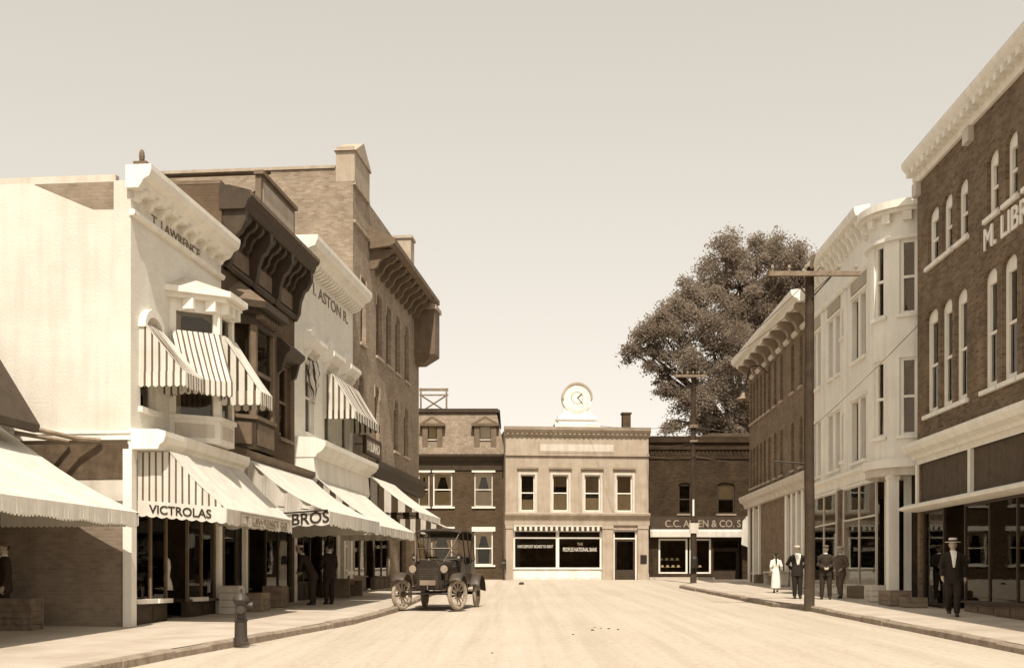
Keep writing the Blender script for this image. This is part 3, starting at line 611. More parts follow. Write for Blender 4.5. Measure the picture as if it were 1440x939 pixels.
B4.part(MB().prism([(-.02, 5.25), (.2, 5.25), (.28, 5.35), (.28, 5.75), (.38, 5.85), (.38, 5.95), (-.02, 6.0)], 20.7, u1), 'sign_fascia', DARKW)
# oriel hung on the far corner
o = B4.part(MB().box(29.9, 31.1, -.1, .92, 11.5, 13.6), 'oriel', MIDW)
B4.part(MB().box(29.8, 31.2, -.12, 1.0, 13.45, 13.62), 'oriel_band', STONE, o)
B4.part(MB().add([(29.84, -.98, 13.62), (31.16, -.98, 13.62), (31.16, .1, 13.62), (29.84, .1, 13.62), (30.2, -.2, 14.1), (30.8, -.2, 14.1), (30.8, .05, 14.1), (30.2, .05, 14.1)], [(0, 1, 5, 4), (1, 2, 6, 5), (3, 0, 4, 7), (4, 5, 6, 7)]), 'oriel_roof', CREAM, o)
B4.part(MB().add([(29.9, -.92, 11.5), (31.1, -.92, 11.5), (31.1, .1, 11.5), (29.9, .1, 11.5), (30.1, -.35, 11.1), (30.9, -.35, 11.1), (30.9, .05, 11.1), (30.1, .05, 11.1)], [(1, 0, 4, 5), (2, 1, 5, 6), (0, 3, 7, 4), (7, 6, 5, 4)]), 'oriel_base', MIDW, o)
shop_room(B4, u0 + .2, 24.7, zsw, 4.9, 4); shop_room(B4, 26.5, 28.1, zsw, 4.6, 2)
display(B4, u0 + .3, 20.6, zsw, 4.85, w=-.04, frame=MIDW, parts=2, transom=.8, bulk=.5)
door(B4, 20.7, 21.9, zsw, 3.9, w=-.6, frame=MIDW); display(B4, 22.0, 24.6, zsw, 4.85, w=-.04, frame=MIDW, parts=2, transom=.8, bulk=.5)
door(B4, 26.6, 28.0, zsw, 4.6, w=-.15, frame=MIDW, transom=.9)
# hanging signs
T = Thing('hanging_sign', FL, 18.1, 5.75, 'dark framed signboard with pale letters fixed low on the brick block', 'sign')
T.part(MB().box(18.15, 20.55, .42, .5, 5.98, 6.5), 'board', MIDW); T.part(MB().box(18.08, 20.62, .4, .52, 6.5, 6.56).box(18.08, 20.62, .4, .52, 5.92, 5.98).box(18.08, 18.15, .4, .52, 5.98, 6.5).box(20.55, 20.62, .4, .52, 5.98, 6.5), 'frame', DARKW)
T.part(MB().tube([(18.6, 0, 6.3), (18.6, -.41, 6.3)], .02, 6).tube([(20.2, 0, 6.3), (20.2, -.41, 6.3)], .02, 6), 'bracket', IRON)
T.text('BILLIARD', 18.35, .5, 6.07, 2.0, .33, GILT)
# ---- awnings, left side
a0 = awning('awning', FL, -12.0, -.62, -2.3, 4.5, .42, 2.86, 'white canvas shop awning jutting in at the left edge, nearest the camera', val=.27, front=(CANV, CANV), sides=(1,), scal=.11, sn=6, wallw=-2.3, sag=.1)
a1 = awning('awning', FL, .3, 4.72, .66, 4.1, 1.8, 2.98, 'white awning with striped side curtain and lettered hem on the white store', val=.3, front=(CANV, CANV), side=(CANV, STRM), sn=27, vs=(CANV2, CANV2), droop=.16, smat=CANV, scal=.2, duty=.3)
a1.text('VICTROLAS', .285, .25, 2.9, 1.25, .17, INK, side=True, shear=-.085)
a1.text('T. LAWRENCE CO', 1.4, 1.818, 2.76, 2.9, .13, INKB)
a1.part(MB().box(1.1, 4.5, 1.815, 1.82, 2.93, 2.945).box(1.1, 4.5, 1.815, 1.82, 2.715, 2.73).box(1.1, 1.115, 1.815, 1.82, 2.73, 2.93).box(4.485, 4.5, 1.815, 1.82, 2.73, 2.93), 'hem_border', INKB)
a2 = awning('awning', FL, 5.45, 11.0, .55, 4.45, 2.5, 3.22, 'plain white shop awning with BROS lettered on its side hem', val=.34, front=(CANV, CANV), side=(CANV2, CANV2), sn=8, vs=(CANV, CANV), sag=.16, scal=.34, droop=-.1, fold=7)
a2.text('& BROS', 5.43, 1.25, 2.86, 1.25, .27, INK, side=True, shear=.08)
a2.part(MB().tube([(5.4, -.6, 3.12), (5.4, -2.48, 3.24)], .022, 6), 'side_bar', INK)
a3 = awning('awning', FL, 11.6, 16.9, .6, 4.5, 2.4, 3.15, 'plain white awning with brown striped side curtain on the white modillioned store', val=.26, front=(CANV, CANV), side=(CANV2, STRD), sn=13, vs=(CANV, CANV2), sag=.07, scal=.2)
a4 = awning('awning', FL, 18.9, 23.6, .4, 5.25, 2.2, 3.95, 'white topped awning with broad dark striped side curtain on the brick block', val=.22, front=(CANV, CANV), side=(CANV2, STRD), sn=9, vs=(CANV, CANV), sag=.06, sval=False, scal=.22)
a5 = awning('awning', FL, 25.6, 28.9, .1, 4.6, 1.9, 3.75, 'low dark striped awning with scalloped hem behind the motor car', val=.32, front=(STRD, CANV2), fn=16, side=(STRD, CANV2), sn=9, vs=(STRD, CANV2), scal=.2)
gp = 'upstairs window awnings'
awning('window_awning', FL, .38, 1.36, .06, 6.7, .95, 5.65, 'striped window awning over the arched upstairs window, leftmost', val=.28, front=(CANV, STRM), fn=10, side=(CANV, STRM), sn=13, vs=(CANV, STRM), scal=.075, sag=.02, group=gp, duty=.3)
P0, P1 = FL.pt(1.95, 0, 0), FL.pt(2.62, .85, 0)
FBY = Frame((P0.x, P0.y), (P1.x - P0.x, P1.y - P0.y))
awning('window_awning', FBY, .02, 1.06, .06, 6.82, .85, 5.7, 'striped window awning facing the camera on the white bay, middle of three', val=.3, front=(CANV, STRM), fn=18, side=(CANV, STRD), sn=9, vs=(CANV, STRM), scal=.08, sag=.02, group=gp, duty=.32)
awning('window_awning', FL, 2.66, 3.52, .91, 6.82, 1.72, 5.62, 'striped window awning on the street face of the white bay, rightmost of three', val=.3, front=(CANV, CANV), side=(CANV, STRD), sn=9, vs=(CANV, STRM), scal=.08, sag=.02, group=gp, wallw=.87, duty=.32)
awning('window_awning', FL, 14.35, 18.0, .3, 8.0, 1.0, 6.85, 'striped upstairs awning across two windows of the white modillioned store', val=.26, front=(CANV, STRM), fn=20, side=(CANV, STRM), sn=11, vs=(CANV, STRD), scal=.16, sag=.02, group=gp, duty=.38)
T = Thing('furled_awning', FL, 12.3, 6.7, 'furled striped awning bunched beside the first upstairs window of the white modillioned store', 'awning', gp)
mb = MB(); seg = 18; rows = []
for k in range(15):
    t = k / 14; z = 8.05 - t * 1.25; r = .1 + .2 * math.sin(math.pi * min(1, t * 1.15 + .12)) * (1 + .18 * math.sin(k * 2.1)); cx_ = 12.62 + .07 * math.sin(k * .8)
    rows.append([(cx_ + r * (1 + .16 * math.sin(a * 5 + k * .6)) * math.cos(a), -.17 + .6 * r * math.sin(a), z + .03 * math.sin(3 * a + k)) for a in [2 * math.pi * q / seg + t * 1.4 for q in range(seg)]])
for k in range(14):
    for q in range(seg): mb.mat(1 if q % 3 == 0 else 0).quad(rows[k][q], rows[k][(q + 1) % seg], rows[k + 1][(q + 1) % seg], rows[k + 1][q])
T.part(mb, 'canvas_roll', [CANV, STRD]); T.part(MB().tube([(12.3, -.1, 8.1), (13.35, -.1, 8.1)], .03, 6), 'roller', IRON)
# yard structures at the left edge: hood over the near shop and a beam
T = Thing('near_shop', FL, -12.0, .1, 'edge of the nearest shop with dark sloping hood, at the left border', 'building', None, -2.4)
T.part(MB().box(-20, -.75, -9, -2.42, .1, 6.2), 'wall', BRKT)
T.part(MB().box(-20, -.7, -9.1, -2.35, 6.2, 6.35), 'roof', ROOF)
T.part(MB().prism([(-2.42, 5.9), (-2.3, 5.9), (-1.42, 4.5), (-1.42, 4.36), (-1.55, 4.36), (-2.42, 5.7)], -12, -.8), 'sloping_hood', DARKW)
T.part(MB().tube([(-.85, 1.5, 4.42), (-.3, .95, 4.3), (-.1, .55, 4.28)], .05, 6), 'beam', WOOD)
T.part(MB().tube([(-.82, 1.9, 4.36), (-.12, 1.2, 4.26)], .045, 6), 'beam', WOOD)
# ================================================================ right row
# ---- R1: brown brick block with arched windows
u0, u1 = 0.0, 20.0; zb = .2; zsw = zs(27)
R1 = Thing('brick_block', FR, u0, zb, 'large brown brick block with white arched windows and white cornice at right edge', 'building', 'buildings on the right side')
LO = [(FR.u(a), FR.u(b)) for a, b in ((1302, 1319), (1323, 1339), (1343, 1360), (1383, 1402), (1409, 1430))]
UPp = [(FR.u(a), FR.u(b)) for a, b in ((1305, 1320), (1325, 1339), (1346, 1361), (1388, 1404), (1414, 1431))]
d = LO[4][0] - LO[3][0]
for k in range(1, 3): LO.append((LO[4][0] + d * k, LO[4][1] + d * k)); UPp.append((UPp[4][0] + d * k, UPp[4][1] + d * k))
for g in (10.2, 14.6):
    for k in range(3): LO.append((g + k * d, g + k * d + .85)); UPp.append((g + k * d + .04, g + k * d + .82))
ops = [(a, b, 5.9, 8.6, .22) for a, b in LO] + [(a, b, 9.75, 11.2, .22) for a, b in UPp] + [(.25, 19.7, zsw, 4.8, 0)]
R1.part(wall(u0, u1, zb, 12.7, ops, .28), 'wall', BRKR); R1.part(shell(u0, u1, zb, 12.7, 14), 'side_wall', BRKR)
R1.part(MB().box(.02, 19.98, -13.98, -.02, 12.3, 12.4), 'roof', ROOF)
for i, (a, b) in enumerate(LO): window(R1, a, b, 5.9, 8.6, .22, fw=.16, dep=.09, sill=WHITE, sw=.1, blind=(.75, .8, .7, .5, .6)[i % 5], frame=WHITE)
for (a, b) in UPp: window(R1, a, b, 9.75, 11.2, .22, fw=.15, dep=.09, sill=WHITE, sw=.1, frame=WHITE, blind=.7)
c = R1.part(MB().prism([(-.05, 12.2), (.08, 12.2), (.12, 12.3), (.12, 12.45), (.3, 12.5), (.34, 12.56), (.38, 12.6), (.42, 12.68), (.42, 12.78), (-.05, 12.82)], u0 - .05, u1), 'cornice', WHITE)
for i in range(48): R1.part(MB().box(.12 + i * .42, .3 + i * .42, .121, .34, 12.34, 12.5), 'modillion', WHITE, c)
R1.part(MB().box(-.04, .3, .002, .14, 11.85, 12.2), 'corner_block', CREAM); R1.part(MB().box(3.9, 4.3, .002, .14, 11.85, 12.2), 'corner_block', CREAM)
R1.text('N. LIBRARY', FR.u(1384), .004, 9.05, 5.6, .52, WHITE, depth=.03) if False else R1.text('M. LIBR', FR.u(1385), .004, 9.05, 2.55, .5, WHITE, depth=.03)
b = R1.part(MB().prism([(-.02, 4.82), (.12, 4.82), (.16, 4.9), (.34, 4.98), (.42, 5.1), (.42, 5.2), (.2, 5.26), (-.02, 5.3)], u0 - .05, u1), 'shop_cornice', WHITE)
R1.part(MB().box(u0 + .02, u1, .002, .03, 4.68, 4.82), 'fascia', WHITE)
# transom panels: separate boards between white posts
posts = [0.06, 4.1, 8.15, 12.2, 16.2, 19.9]
PB = mat('brown_transom_board', .075, .7, .25, 5, .2, 30, k=1.15)
for p in posts: R1.part(MB().box(p - .09, p + .09, -.1, .05, 3.6, 4.68), 'transom_post', WHITE)
for p, q in zip(posts, posts[1:]):
    n = 4
    for i in range(n): R1.part(MB().box(p + .09 + (q - p - .18) * i / n + .008, p + .09 + (q - p - .18) * (i + 1) / n - .008, -.1, -.04, 3.62, 4.68), 'transom_panel', PB)
R1.part(MB().prism([(-.05, 3.42), (.3, 3.42), (.48, 3.46), (.5, 3.52), (.3, 3.6), (-.05, 3.62)], u0 - .05, u1), 'awning_rail', WHITE)
shop_room(R1, .2, 19.75, zsw, 4.8, 4.5)
zl = 1.02
display(R1, .25, 1.9, zsw - .05, 3.42, w=-.08, frame=DARKW, bulk=.2, bulkm=MIDW); display(R1, 3.4, 8.3, zsw - .1, 3.42, w=-.08, frame=DARKW, parts=3, bulk=.36, bulkm=MIDW)
door(R1, 2.0, 3.3, zsw, 3.4, w=-1.2, frame=DARKW, transom=.5)
display(R1, 8.4, 14, zsw - .3, 3.42, w=-.08, frame=DARKW, parts=3, bulk=.5, bulkm=MIDW); display(R1, 14.2, 19.7, zsw - .3, 3.42, w=-.08, frame=DARKW, parts=3, bulk=.5, bulkm=MIDW)
# ---- R2: pale stuccoed building with a rounded corner bay
u0, u1 = -12.55, -1.25; zb = .4; zsw = zs(38)
R2 = Thing('pale_building', FR, u0, zb, 'pale stuccoed three storey building with rounded corner bay on the right side', 'building', 'buildings on the right side')
X3 = [(1143, 1147.5), (1150, 1155), (1165, 1171), (1175, 1181), (1198, 1207), (1210, 1217.5)]
OW = [(FR.u(a), FR.u(b)) for a, b in X3]
NI = (FR.u(1183.5), FR.u(1188.5)); TW = 4.6
ops = [(a, b, 8.65, 10.65, 0) for a, b in OW] + [(a, b, 5.4, 7.35, 0) for a, b in OW] + [(NI[0], NI[1], 9.75, 10.75, .2), (NI[0], NI[1], 5.6, 7.2, .2), (-12.3, -3.2, zsw, TW, 0), (-2.9, -1.26, zsw, TW, 0)]
R2.part(wall(u0, u1, zb, 11.95, ops), 'wall', STUCCO); R2.part(shell(u0, u1, TW, 11.95, 13), 'side_wall', STUCCO); R2.part(MB().box(u0, -5.0, -.3, 0, 11.95, 13.0).box(u0, u0 + .3, -12, -.3, 11.95, 13.0), 'parapet', STUCCO)
R2.part(MB().box(u0 + .02, u1 - .02, -12.9, -.32, 11.7, 11.8), 'roof', ROOF)
for z0, z1 in ((8.65, 10.65), (5.4, 7.35)):
    for i, (a, b) in enumerate(OW): window(R2, a, b, z0, z1, fw=.05, dep=.16, sill=WHITE, frame=MIDW, blind=.3 if i % 2 else .02, blm=BLINDT)
    for i in (0, 2, 4):
        a, b = OW[i][0] - .16, OW[i + 1][1] + .16
        R2.part(MB().box(a, b, .002, .06, z1 + .06, z1 + .12), 'drip_mould', WHITE)
        n = 7
        if z0 > 8:
            g = R2.part(MB().box(a + .08, b - .08, .002, .02, z1 + .2, z1 + .62), 'grille_panel', STONE)
            for k in range(n): R2.part(MB().box(a + .1, b - .1, .02, .045, z1 + .23 + k * .055, z1 + .255 + k * .055), 'slat', CREAM, g)
window(R2, NI[0], NI[1], 9.75, 10.75, .2, fw=.05, sill=WHITE); window(R2, NI[0], NI[1], 5.6, 7.2, .2, fw=.05, sill=WHITE)
for x in (1158, 1190.5): 
    a = FR.u(x); R2.part(MB().box(a - .12, a + .12, .001, .07, 5.0, 11.2), 'pilaster', WHITE)
R2.part(MB().prism([(-.02, 11.25), (.06, 11.25), (.12, 11.32), (.12, 11.4), (-.02, 11.45)], u0, u1), 'string_course', WHITE)
c = R2.part(MB().prism([(-.05, 12.75), (.18, 12.75), (.24, 12.85), (.4, 12.9), (.45, 13.05), (.45, 13.15), (-.05, 13.25)], u0, -4.95), 'cornice', WHITE)
for i in range(13): R2.part(bracket(u0 + .3 + i * .58, .16, .34, 12.77, .45), 'bracket', WHITE, c)
R2.part(MB().prism([(-.02, 4.62), (.1, 4.62), (.15, 4.72), (.15, 4.92), (.28, 5.0), (.28, 5.1), (-.02, 5.15)], u0, -3.4), 'belt_cornice', WHITE)
# rounded bay
cc = Vector((11.62, 34.55)) - FR.o; TU, TWc, TR = cc.dot(FR.d), cc.dot(FR.n), 1.4
def ringpts(r, a0, a1, n): return [(TU + r * math.sin(a0 + (a1 - a0) * i / n), TWc + r * math.cos(a0 + (a1 - a0) * i / n)) for i in range(n + 1)]
def curved(T, r0, r1, a0, a1, z0, z1, n=None):
    n = n or max(2, int(abs(a1 - a0) / .12)); o_, i_ = ringpts(r1, a0, a1, n), ringpts(r0, a0, a1, n); mb = MB()
    for k in range(n):
        P = [o_[k], o_[k + 1], i_[k + 1], i_[k]]; mb.hexa([(u, -w, z0) for u, w in P] + [(u, -w, z1) for u, w in P])
    return mb
AA, AB = -1.25, 2.3
wn = []
def ang_at(x):                      # angle on the bay where the pixel column x falls
    k = (x - CX) / FPX; best = min((abs((lambda p: (p.x / p.y) - k)(FR.pt(TU + TR * math.sin(t), TWc + TR * math.cos(t), 0))), t) for t in [i * .005 for i in range(-60, 330)]); return best[1]
wn = [(ang_at(1229), ang_at(1244)), (ang_at(1265), ang_at(1291))]
bay = R2.part(curved(R2, TR - .2, TR, AA, AB, 4.95, 5.6), 'rounded_bay', STUCCO)
cuts = [AA, wn[0][0], wn[0][1], wn[1][0], wn[1][1], AB]
for z0, z1, solid in ((5.6, 7.75, 0), (7.75, 8.95, 1), (8.95, 11.0, 0), (11.0, 11.75, 1)):
    if solid: R2.part(curved(R2, TR - .2, TR, AA, AB, z0, z1), 'bay_wall', STUCCO, bay)
    else:
        for a, b in ((cuts[0], cuts[1]), (cuts[2], cuts[3]), (cuts[4], cuts[5])): 
            if b - a > .02: R2.part(curved(R2, TR - .2, TR, a, b, z0, z1), 'bay_wall', STUCCO, bay)
        for i, (a, b) in enumerate(wn):
            zm = (z0 + z1) / 2; e = .07
            f = curved(R2, TR - .17, TR - .06, a, a + e, z0, z1); g = curved(R2, TR - .17, TR - .06, b - e, b, z0, z1); f.add(g.v, g.f)
            for q0, q1 in ((z0, z0 + .08), (zm - .035, zm + .035), (z1 - .08, z1)):
                g = curved(R2, TR - .17, TR - .06, a + e, b - e, q0, q1); f.add(g.v, g.f)
            wo = R2.part(f, 'window', WHITE, bay)
            R2.part(curved(R2, TR - .13, TR - .12, a + e, b - e, z0 + .08, z1 - .08), 'window_pane', GLASS, bay)
            if i == 1: R2.part(curved(R2, TR - .2, TR - .19, a + e, b - e, z0 + .1, z1 - .25), 'window_blind', mat('dark_window_shade', .13, .9, .1, 2), bay)
            R2.part(curved(R2, TR - .2, TR + .07, a - .06, b + .06, z0 - .09, z0 - .001), 'window_sill', WHITE, bay)
R2.part(MB().extr(ringpts(TR - .7, AA, AB, 10), 5.1, 11.7), 'room_backdrop', INT, bay)
R2.part(curved(R2, TR - .3, TR + .14, AA, AB, 4.72, 4.95), 'bay_moulding', WHITE, bay); R2.part(curved(R2, TR - .3, TR + .06, AA, AB, 4.5, 4.72), 'bay_moulding', CREAM, bay)
R2.part(MB().extr(ringpts(TR - .05, AA, AB, 14), 4.52, 4.6), 'bay_soffit', CREAM, bay)
R2.part(curved(R2, TR - .2, TR + .09, AA, AB, 11.02, 11.12), 'bay_moulding', WHITE, bay)
R2.part(curved(R2, TR - .2, TR + .2, AA, AB, 11.75, 11.85), 'bay_cornice', WHITE, bay); R2.part(curved(R2, TR - .2, TR + .3, AA, AB, 11.85, 12.05), 'bay_cornice', WHITE, bay)
for i in range(7): 
    a = AA + .25 + i * .4; R2.part(curved(R2, TR, TR + .16, a, a + .16, 11.5, 11.75), 'bracket', WHITE, bay)
R2.part(MB().extr(ringpts(TR + .1, AA, AB, 14), 12.0, 12.07), 'bay_roof', ROOF, bay)
cu_ = (1255 - CX) / FPX * 33.75; pc = Vector((cu_, 33.75)) - FR.o; pu, pw = pc.dot(FR.d), pc.dot(FR.n)
R2.part(MB().box(pu - .15, pu + .15, pw - .14, pw + .14, .9, 4.52).box(pu - .17, pu + .17, pw - .16, pw + .16, .9, 1.2).box(pu - .17, pu + .17, pw - .16, pw + .16, 4.4, 4.515), 'corner_column', WHITE)
shop_room(R2, -12.35, -1.3, zsw - .05, TW, 4)
a, b, c_, d_ = FR.u(1150), FR.u(1186), FR.u(1196), FR.u(1216)
display(R2, -12.3, FR.u(1150), zsw, TW - .03, w=.02, frame=CREAM, transom=1.0, bulk=.35, bulkm=WHITE)
display(R2, a + .1, b, zsw, TW - .03, w=.25, frame=CREAM, parts=2, transom=1.05, bulk=.35, bulkm=WHITE)
door(R2, b + .1, c_ - .1, zsw, TW - .4, w=-1.0, frame=DARKW, transom=.8)
display(R2, c_, -3.2, zsw, TW - .03, w=.25, frame=CREAM, parts=2, transom=1.05, bulk=.35, bulkm=WHITE)
R2.part(MB().box(a + .1, b, .0, .24, TW - .03, TW + .02).box(c_, -3.2, .0, .24, TW - .03, TW + .02).box(-12.3, -3.2, -.6, .24, zsw - .12, zsw + .02), 'window_ledge', WHITE)
R2.part(MB().box(b - .02, b + .08, -.9, .2, zsw, TW), 'reveal_post', WOOD); R2.part(MB().box(c_ - .09, c_ - .005, -.9, .24, zsw, TW - .4).box(c_ - .2, c_ - .1, .05, .24, zsw, 3.6), 'reveal_post', WOOD)
door(R2, -2.8, -1.6, zsw, TW - .5, w=-.8, frame=DARKW, transom=.6)
# ---- R3: brick block at the far end of the right row
u0, u1 = -27.0, -12.58; zb = .9; zsw = zs(52)
R3 = Thing('brick_block', FR, u0, zb, 'red brown brick block with deep bracketed white cornice, behind the tall pole', 'building', 'buildings on the right side')
XS = [1056.5, 1060.5, 1065, 1070, 1075.5, 1082, 1090, 1099, 1114.5, 1126.5]
WW = [(FR.u(x) - .3, FR.u(x) + .3) for x in XS]
ops = [(a, b, 9.2, 11.2, .2) for a, b in WW] + [(a, b, 6.05, 8.0, .2) for a, b in WW]
gcols = [(FR.u(1106), FR.u(1118)), (FR.u(1120), FR.u(1140))]
ops += [(-26.7, FR.u(1070), zsw, 5.0, 0), (gcols[0][0], u1 - .2, zsw, 5.0, 0)]
R3.part(wall(u0, u1, zb, 12.0, ops), 'wall', BRK3); R3.part(shell(u0, u1, zb, 12.0, 12), 'side_wall', BRK3)
R3.part(MB().box(u0 + .02, u1 - .02, -11.9, -.02, 11.7, 11.8), 'roof', ROOF)
for a, b in WW: window(R3, a, b, 9.2, 11.2, .2, frame=MIDW, fw=.05, sill=STONE, dep=.12); window(R3, a, b, 6.05, 8.0, .2, frame=MIDW, fw=.05, sill=STONE, dep=.12)
c = R3.part(MB().prism([(-.05, 12.0), (.55, 12.0), (.62, 12.1), (.8, 12.18), (.86, 12.32), (.86, 12.42), (-.05, 12.5)], u0 - .3, u1), 'cornice', WHITE)
for i in range(9): R3.part(bracket(u0 + .5 + i * 1.68, .4, .62, 12.0, .75), 'bracket', STONED, c)
R3.part(MB().prism([(-.02, 11.3), (.08, 11.3), (.14, 11.4), (.14, 11.48), (-.02, 11.5)], u0 - .05, u1), 'architrave', CREAM)
R3.part(MB().prism([(-.02, 5.1), (.2, 5.1), (.26, 5.3), (.42, 5.4), (.48, 5.55), (.48, 5.65), (.2, 5.75), (-.02, 5.8)], u0 - .3, u1), 'belt_cornice', CREAM)
R3.part(MB().box(-22, -21, -3, -2, 12.4, 13.9).box(-22.1, -20.9, -3.1, -1.9, 13.9, 14.1), 'chimney', BRK3)
shop_room(R3, -26.8, FR.u(1069), zsw, 5.0, 2.5); shop_room(R3, gcols[0][0] - .1, u1 - .15, zsw, 5.0, 2.5)
for x in (1054.5, 1061.5, 1069): 
    a = FR.u(x); R3.part(MB().box(a - .16, a + .16, -.1, .08, zsw - .1, 5.1), 'pilaster', WHITE)
display(R3, FR.u(1055) + .2, FR.u(1069) - .2, zsw, 4.95, w=-.06, frame=WHITE, parts=2, transom=2.0, bulk=.5)
for x in (1107, 1115, 1122, 1130): 
    a = FR.u(x); R3.part(MB().box(a - .2, a + .2, -.1, .07, zsw - .1, 5.1), 'pilaster', WHITE)
display(R3, FR.u(1107) + .2, FR.u(1115) - .2, zsw, 4.95, w=-.06, frame=MIDW, transom=.9, bulk=.5); display(R3, FR.u(1122) + .2, FR.u(1130) - .2, zsw, 4.95, w=-.06, frame=MIDW, transom=.9, bulk=.5)
door(R3, FR.u(1115) + .2, FR.u(1122) - .2, zsw, 4.9, w=-.4, frame=MIDW, transom=.9); display(R3, FR.u(1130) + .2, u1 - .2, zsw, 4.95, w=-.06, frame=WHITE, transom=.9, bulk=.5)
# ================================================================ the far side of the square
ca = R(5)
FB = Frame(((711 - CX) / FPX * 66, 66.0), (math.cos(ca), math.sin(ca)))
def rect(F, x0, x1, y0, y1, w=0.0):        # pixel rectangle on a frame: u0,u1,z0,z1
    xm = (x0 + x1) / 2; return F.u(x0, w), F.u(x1, w), F.z(xm, y1, w), F.z(xm, y0, w)
zb = 1.3; ue = FB.u(912); zt = FB.z(811, 603)
BK = Thing('bank_building', FB, 0, zb, 'buff stone two storey bank with clock on its roof, facing down the street', 'building')
WB = [rect(FB, a, b, 668, 718) for a, b in ((732, 752), (777, 799), (822, 844), (867, 889))]
z0 = min(w[2] for w in WB); z1 = max(w[3] for w in WB); zg = G(66) + .02
sh = rect(FB, 722, 846, 745, 800); dr = rect(FB, 863, 896, 745, 815)
ops = [(a, b, z0, z1, 0) for a, b, _, _ in WB] + [(sh[0], sh[1], zg, sh[3], 0), (dr[0], dr[1], zg, dr[3], 0)]
BK.part(wall(0, ue, zb, zt, ops), 'wall', STONE); BK.part(shell(0, ue, zb, zt, 12), 'side_wall', STONE); BK.part(MB().box(.02, ue - .02, -11.9, -.02, zt - .4, zt - .3), 'roof', ROOF)
for i, (a, b, _, _) in enumerate(WB):
    window(BK, a, b, z0, z1, frame=WHITE, sill=CREAM, lint=None, fw=.06, low=(.3, .45, .35, .5)[i], blind=(0, .3, .45, .45)[i], blm=(BLIND, BLINDT, BLINDT, BLINDT)[i], so=.12, sw=.14, vm=0)  # white lower panels stand in for bright reflection in the sashes
    BK.part(MB().box(a - .13, a - .001, .001, .05, z0, z1 + .13).box(b + .001, b + .13, .001, .05, z0, z1 + .13).box(a - .001, b + .001, .001, .05, z1 + .001, z1 + .13), 'window_surround', CREAM)
    BK.part(MB().box(a - .2, b + .2, .001, .12, z1 + .3, z1 + .4), 'drip_mould', STONED)
zc = zt
c = BK.part(MB().prism([(-.05, zc - .42), (.06, zc - .42), (.1, zc - .28), (.22, zc - .2), (.3, zc - .08), (.34, zc + .08), (-.05, zc + .1)], -.08, ue + .08), 'cornice', STONE)
for i in range(30): BK.part(MB().box(.05 + i * .262, .18 + i * .262, .06, .17, zc - .32, zc - .2), 'dentil', STONE, c)
BK.part(MB().box(-.02, ue + .02, .001, .1, FB.z(811, 641), FB.z(811, 637.5)), 'string_course', STONE)
q = rect(FB, 757, 865, 622, 637); pl = BK.part(MB().box(q[0], q[1], .001, .06, q[2], q[3]), 'name_tablet', STONE); BK.part(MB().box(q[0] + .1, q[1] - .1, .06, .068, q[2] + .1, q[3] - .1), 'tablet_field', CREAM, pl)
zz0, zz1 = FB.z(811, 738), FB.z(811, 722)
BK.part(MB().prism([(-.02, zz0), (.1, zz0), (.12, zz0 + .2), (.2, zz1 - .2), (.32, zz1 - .1), (.34, zz1), (-.02, zz1 + .06)], -.05, ue + .05), 'belt_cornice', STONE)
for x0, x1 in ((711.5, 721), (847, 861.5), (897, 911)):
    a, b = FB.u(x0), FB.u(x1); BK.part(MB().box(a, b, .001, .09, zg - .1, zz0).box(a - .04, b + .04, .001, .13, zg - .1, zg + .35).box(a - .03, b + .03, .001, .13, zz0 - .2, zz0 - .01), 'pilaster', STONE)
shop_room(BK, sh[0] - .1, dr[1] + .1, zg, sh[3], 3)
display(BK, sh[0], (sh[0] + sh[1]) / 2, zg, sh[3], w=-.05, frame=WHITE, transom=.42, bulk=.58, bulkm=WHITE, fw=.09); display(BK, (sh[0] + sh[1]) / 2, sh[1], zg, sh[3], w=-.05, frame=WHITE, transom=.42, bulk=.58, bulkm=WHITE, fw=.09)
q = rect(FB, 728, 778, 765, 770); BK.text('SAFE DEPOSIT BOXES TO RENT', q[0], -.08, q[2], q[1] - q[0], .16, GILT, depth=.004)
q = rect(FB, 792, 840, 768, 775); BK.text('PEOPLES NATIONAL BANK', q[0], -.08, q[2], q[1] - q[0], .22, GILT, depth=.004)
q = rect(FB, 812, 820, 763, 767); BK.text('THE', q[0], -.08, q[2] + .02, q[1] - q[0], .15, GILTD, depth=.004)
door(BK, dr[0], dr[1], zg, dr[3], w=-.15, frame=WHITE, transom=.42)
sv = Thing('scalloped_valance', FB, sh[0], FB.z(784, 746), 'rolled striped awning with short scalloped hem across the bank window', 'awning')
mb = MB(); n = 34
for i in range(n):
    a, b = sh[0] + (sh[1] - sh[0]) * i / n, sh[0] + (sh[1] - sh[0]) * (i + 1) / n; zq = FB.z(784, 740)
    mb.mat(i % 2).add([(a, -.2, zq)] + [(a + (b - a) * k / 4, -.21, zq - .2 - .06 * math.sin(math.pi * k / 4)) for k in range(5)] + [(b, -.2, zq)], [tuple(range(7))])
o = sv.part(mb, 'hem', [CANV, STRD]); md = o.modifiers.new('solidify', 'SOLIDIFY'); md.thickness = .01
sv.part(MB().tube([(sh[0], -.14, FB.z(784, 740)), (sh[1], -.14, FB.z(784, 740))], .07, 8), 'canvas_roll', CANV2)
q = rect(FB, 900, 909, 780, 792); BK.part(MB().box(q[0], q[1], .092, .12, q[2], q[3]), 'plaque', IRON)
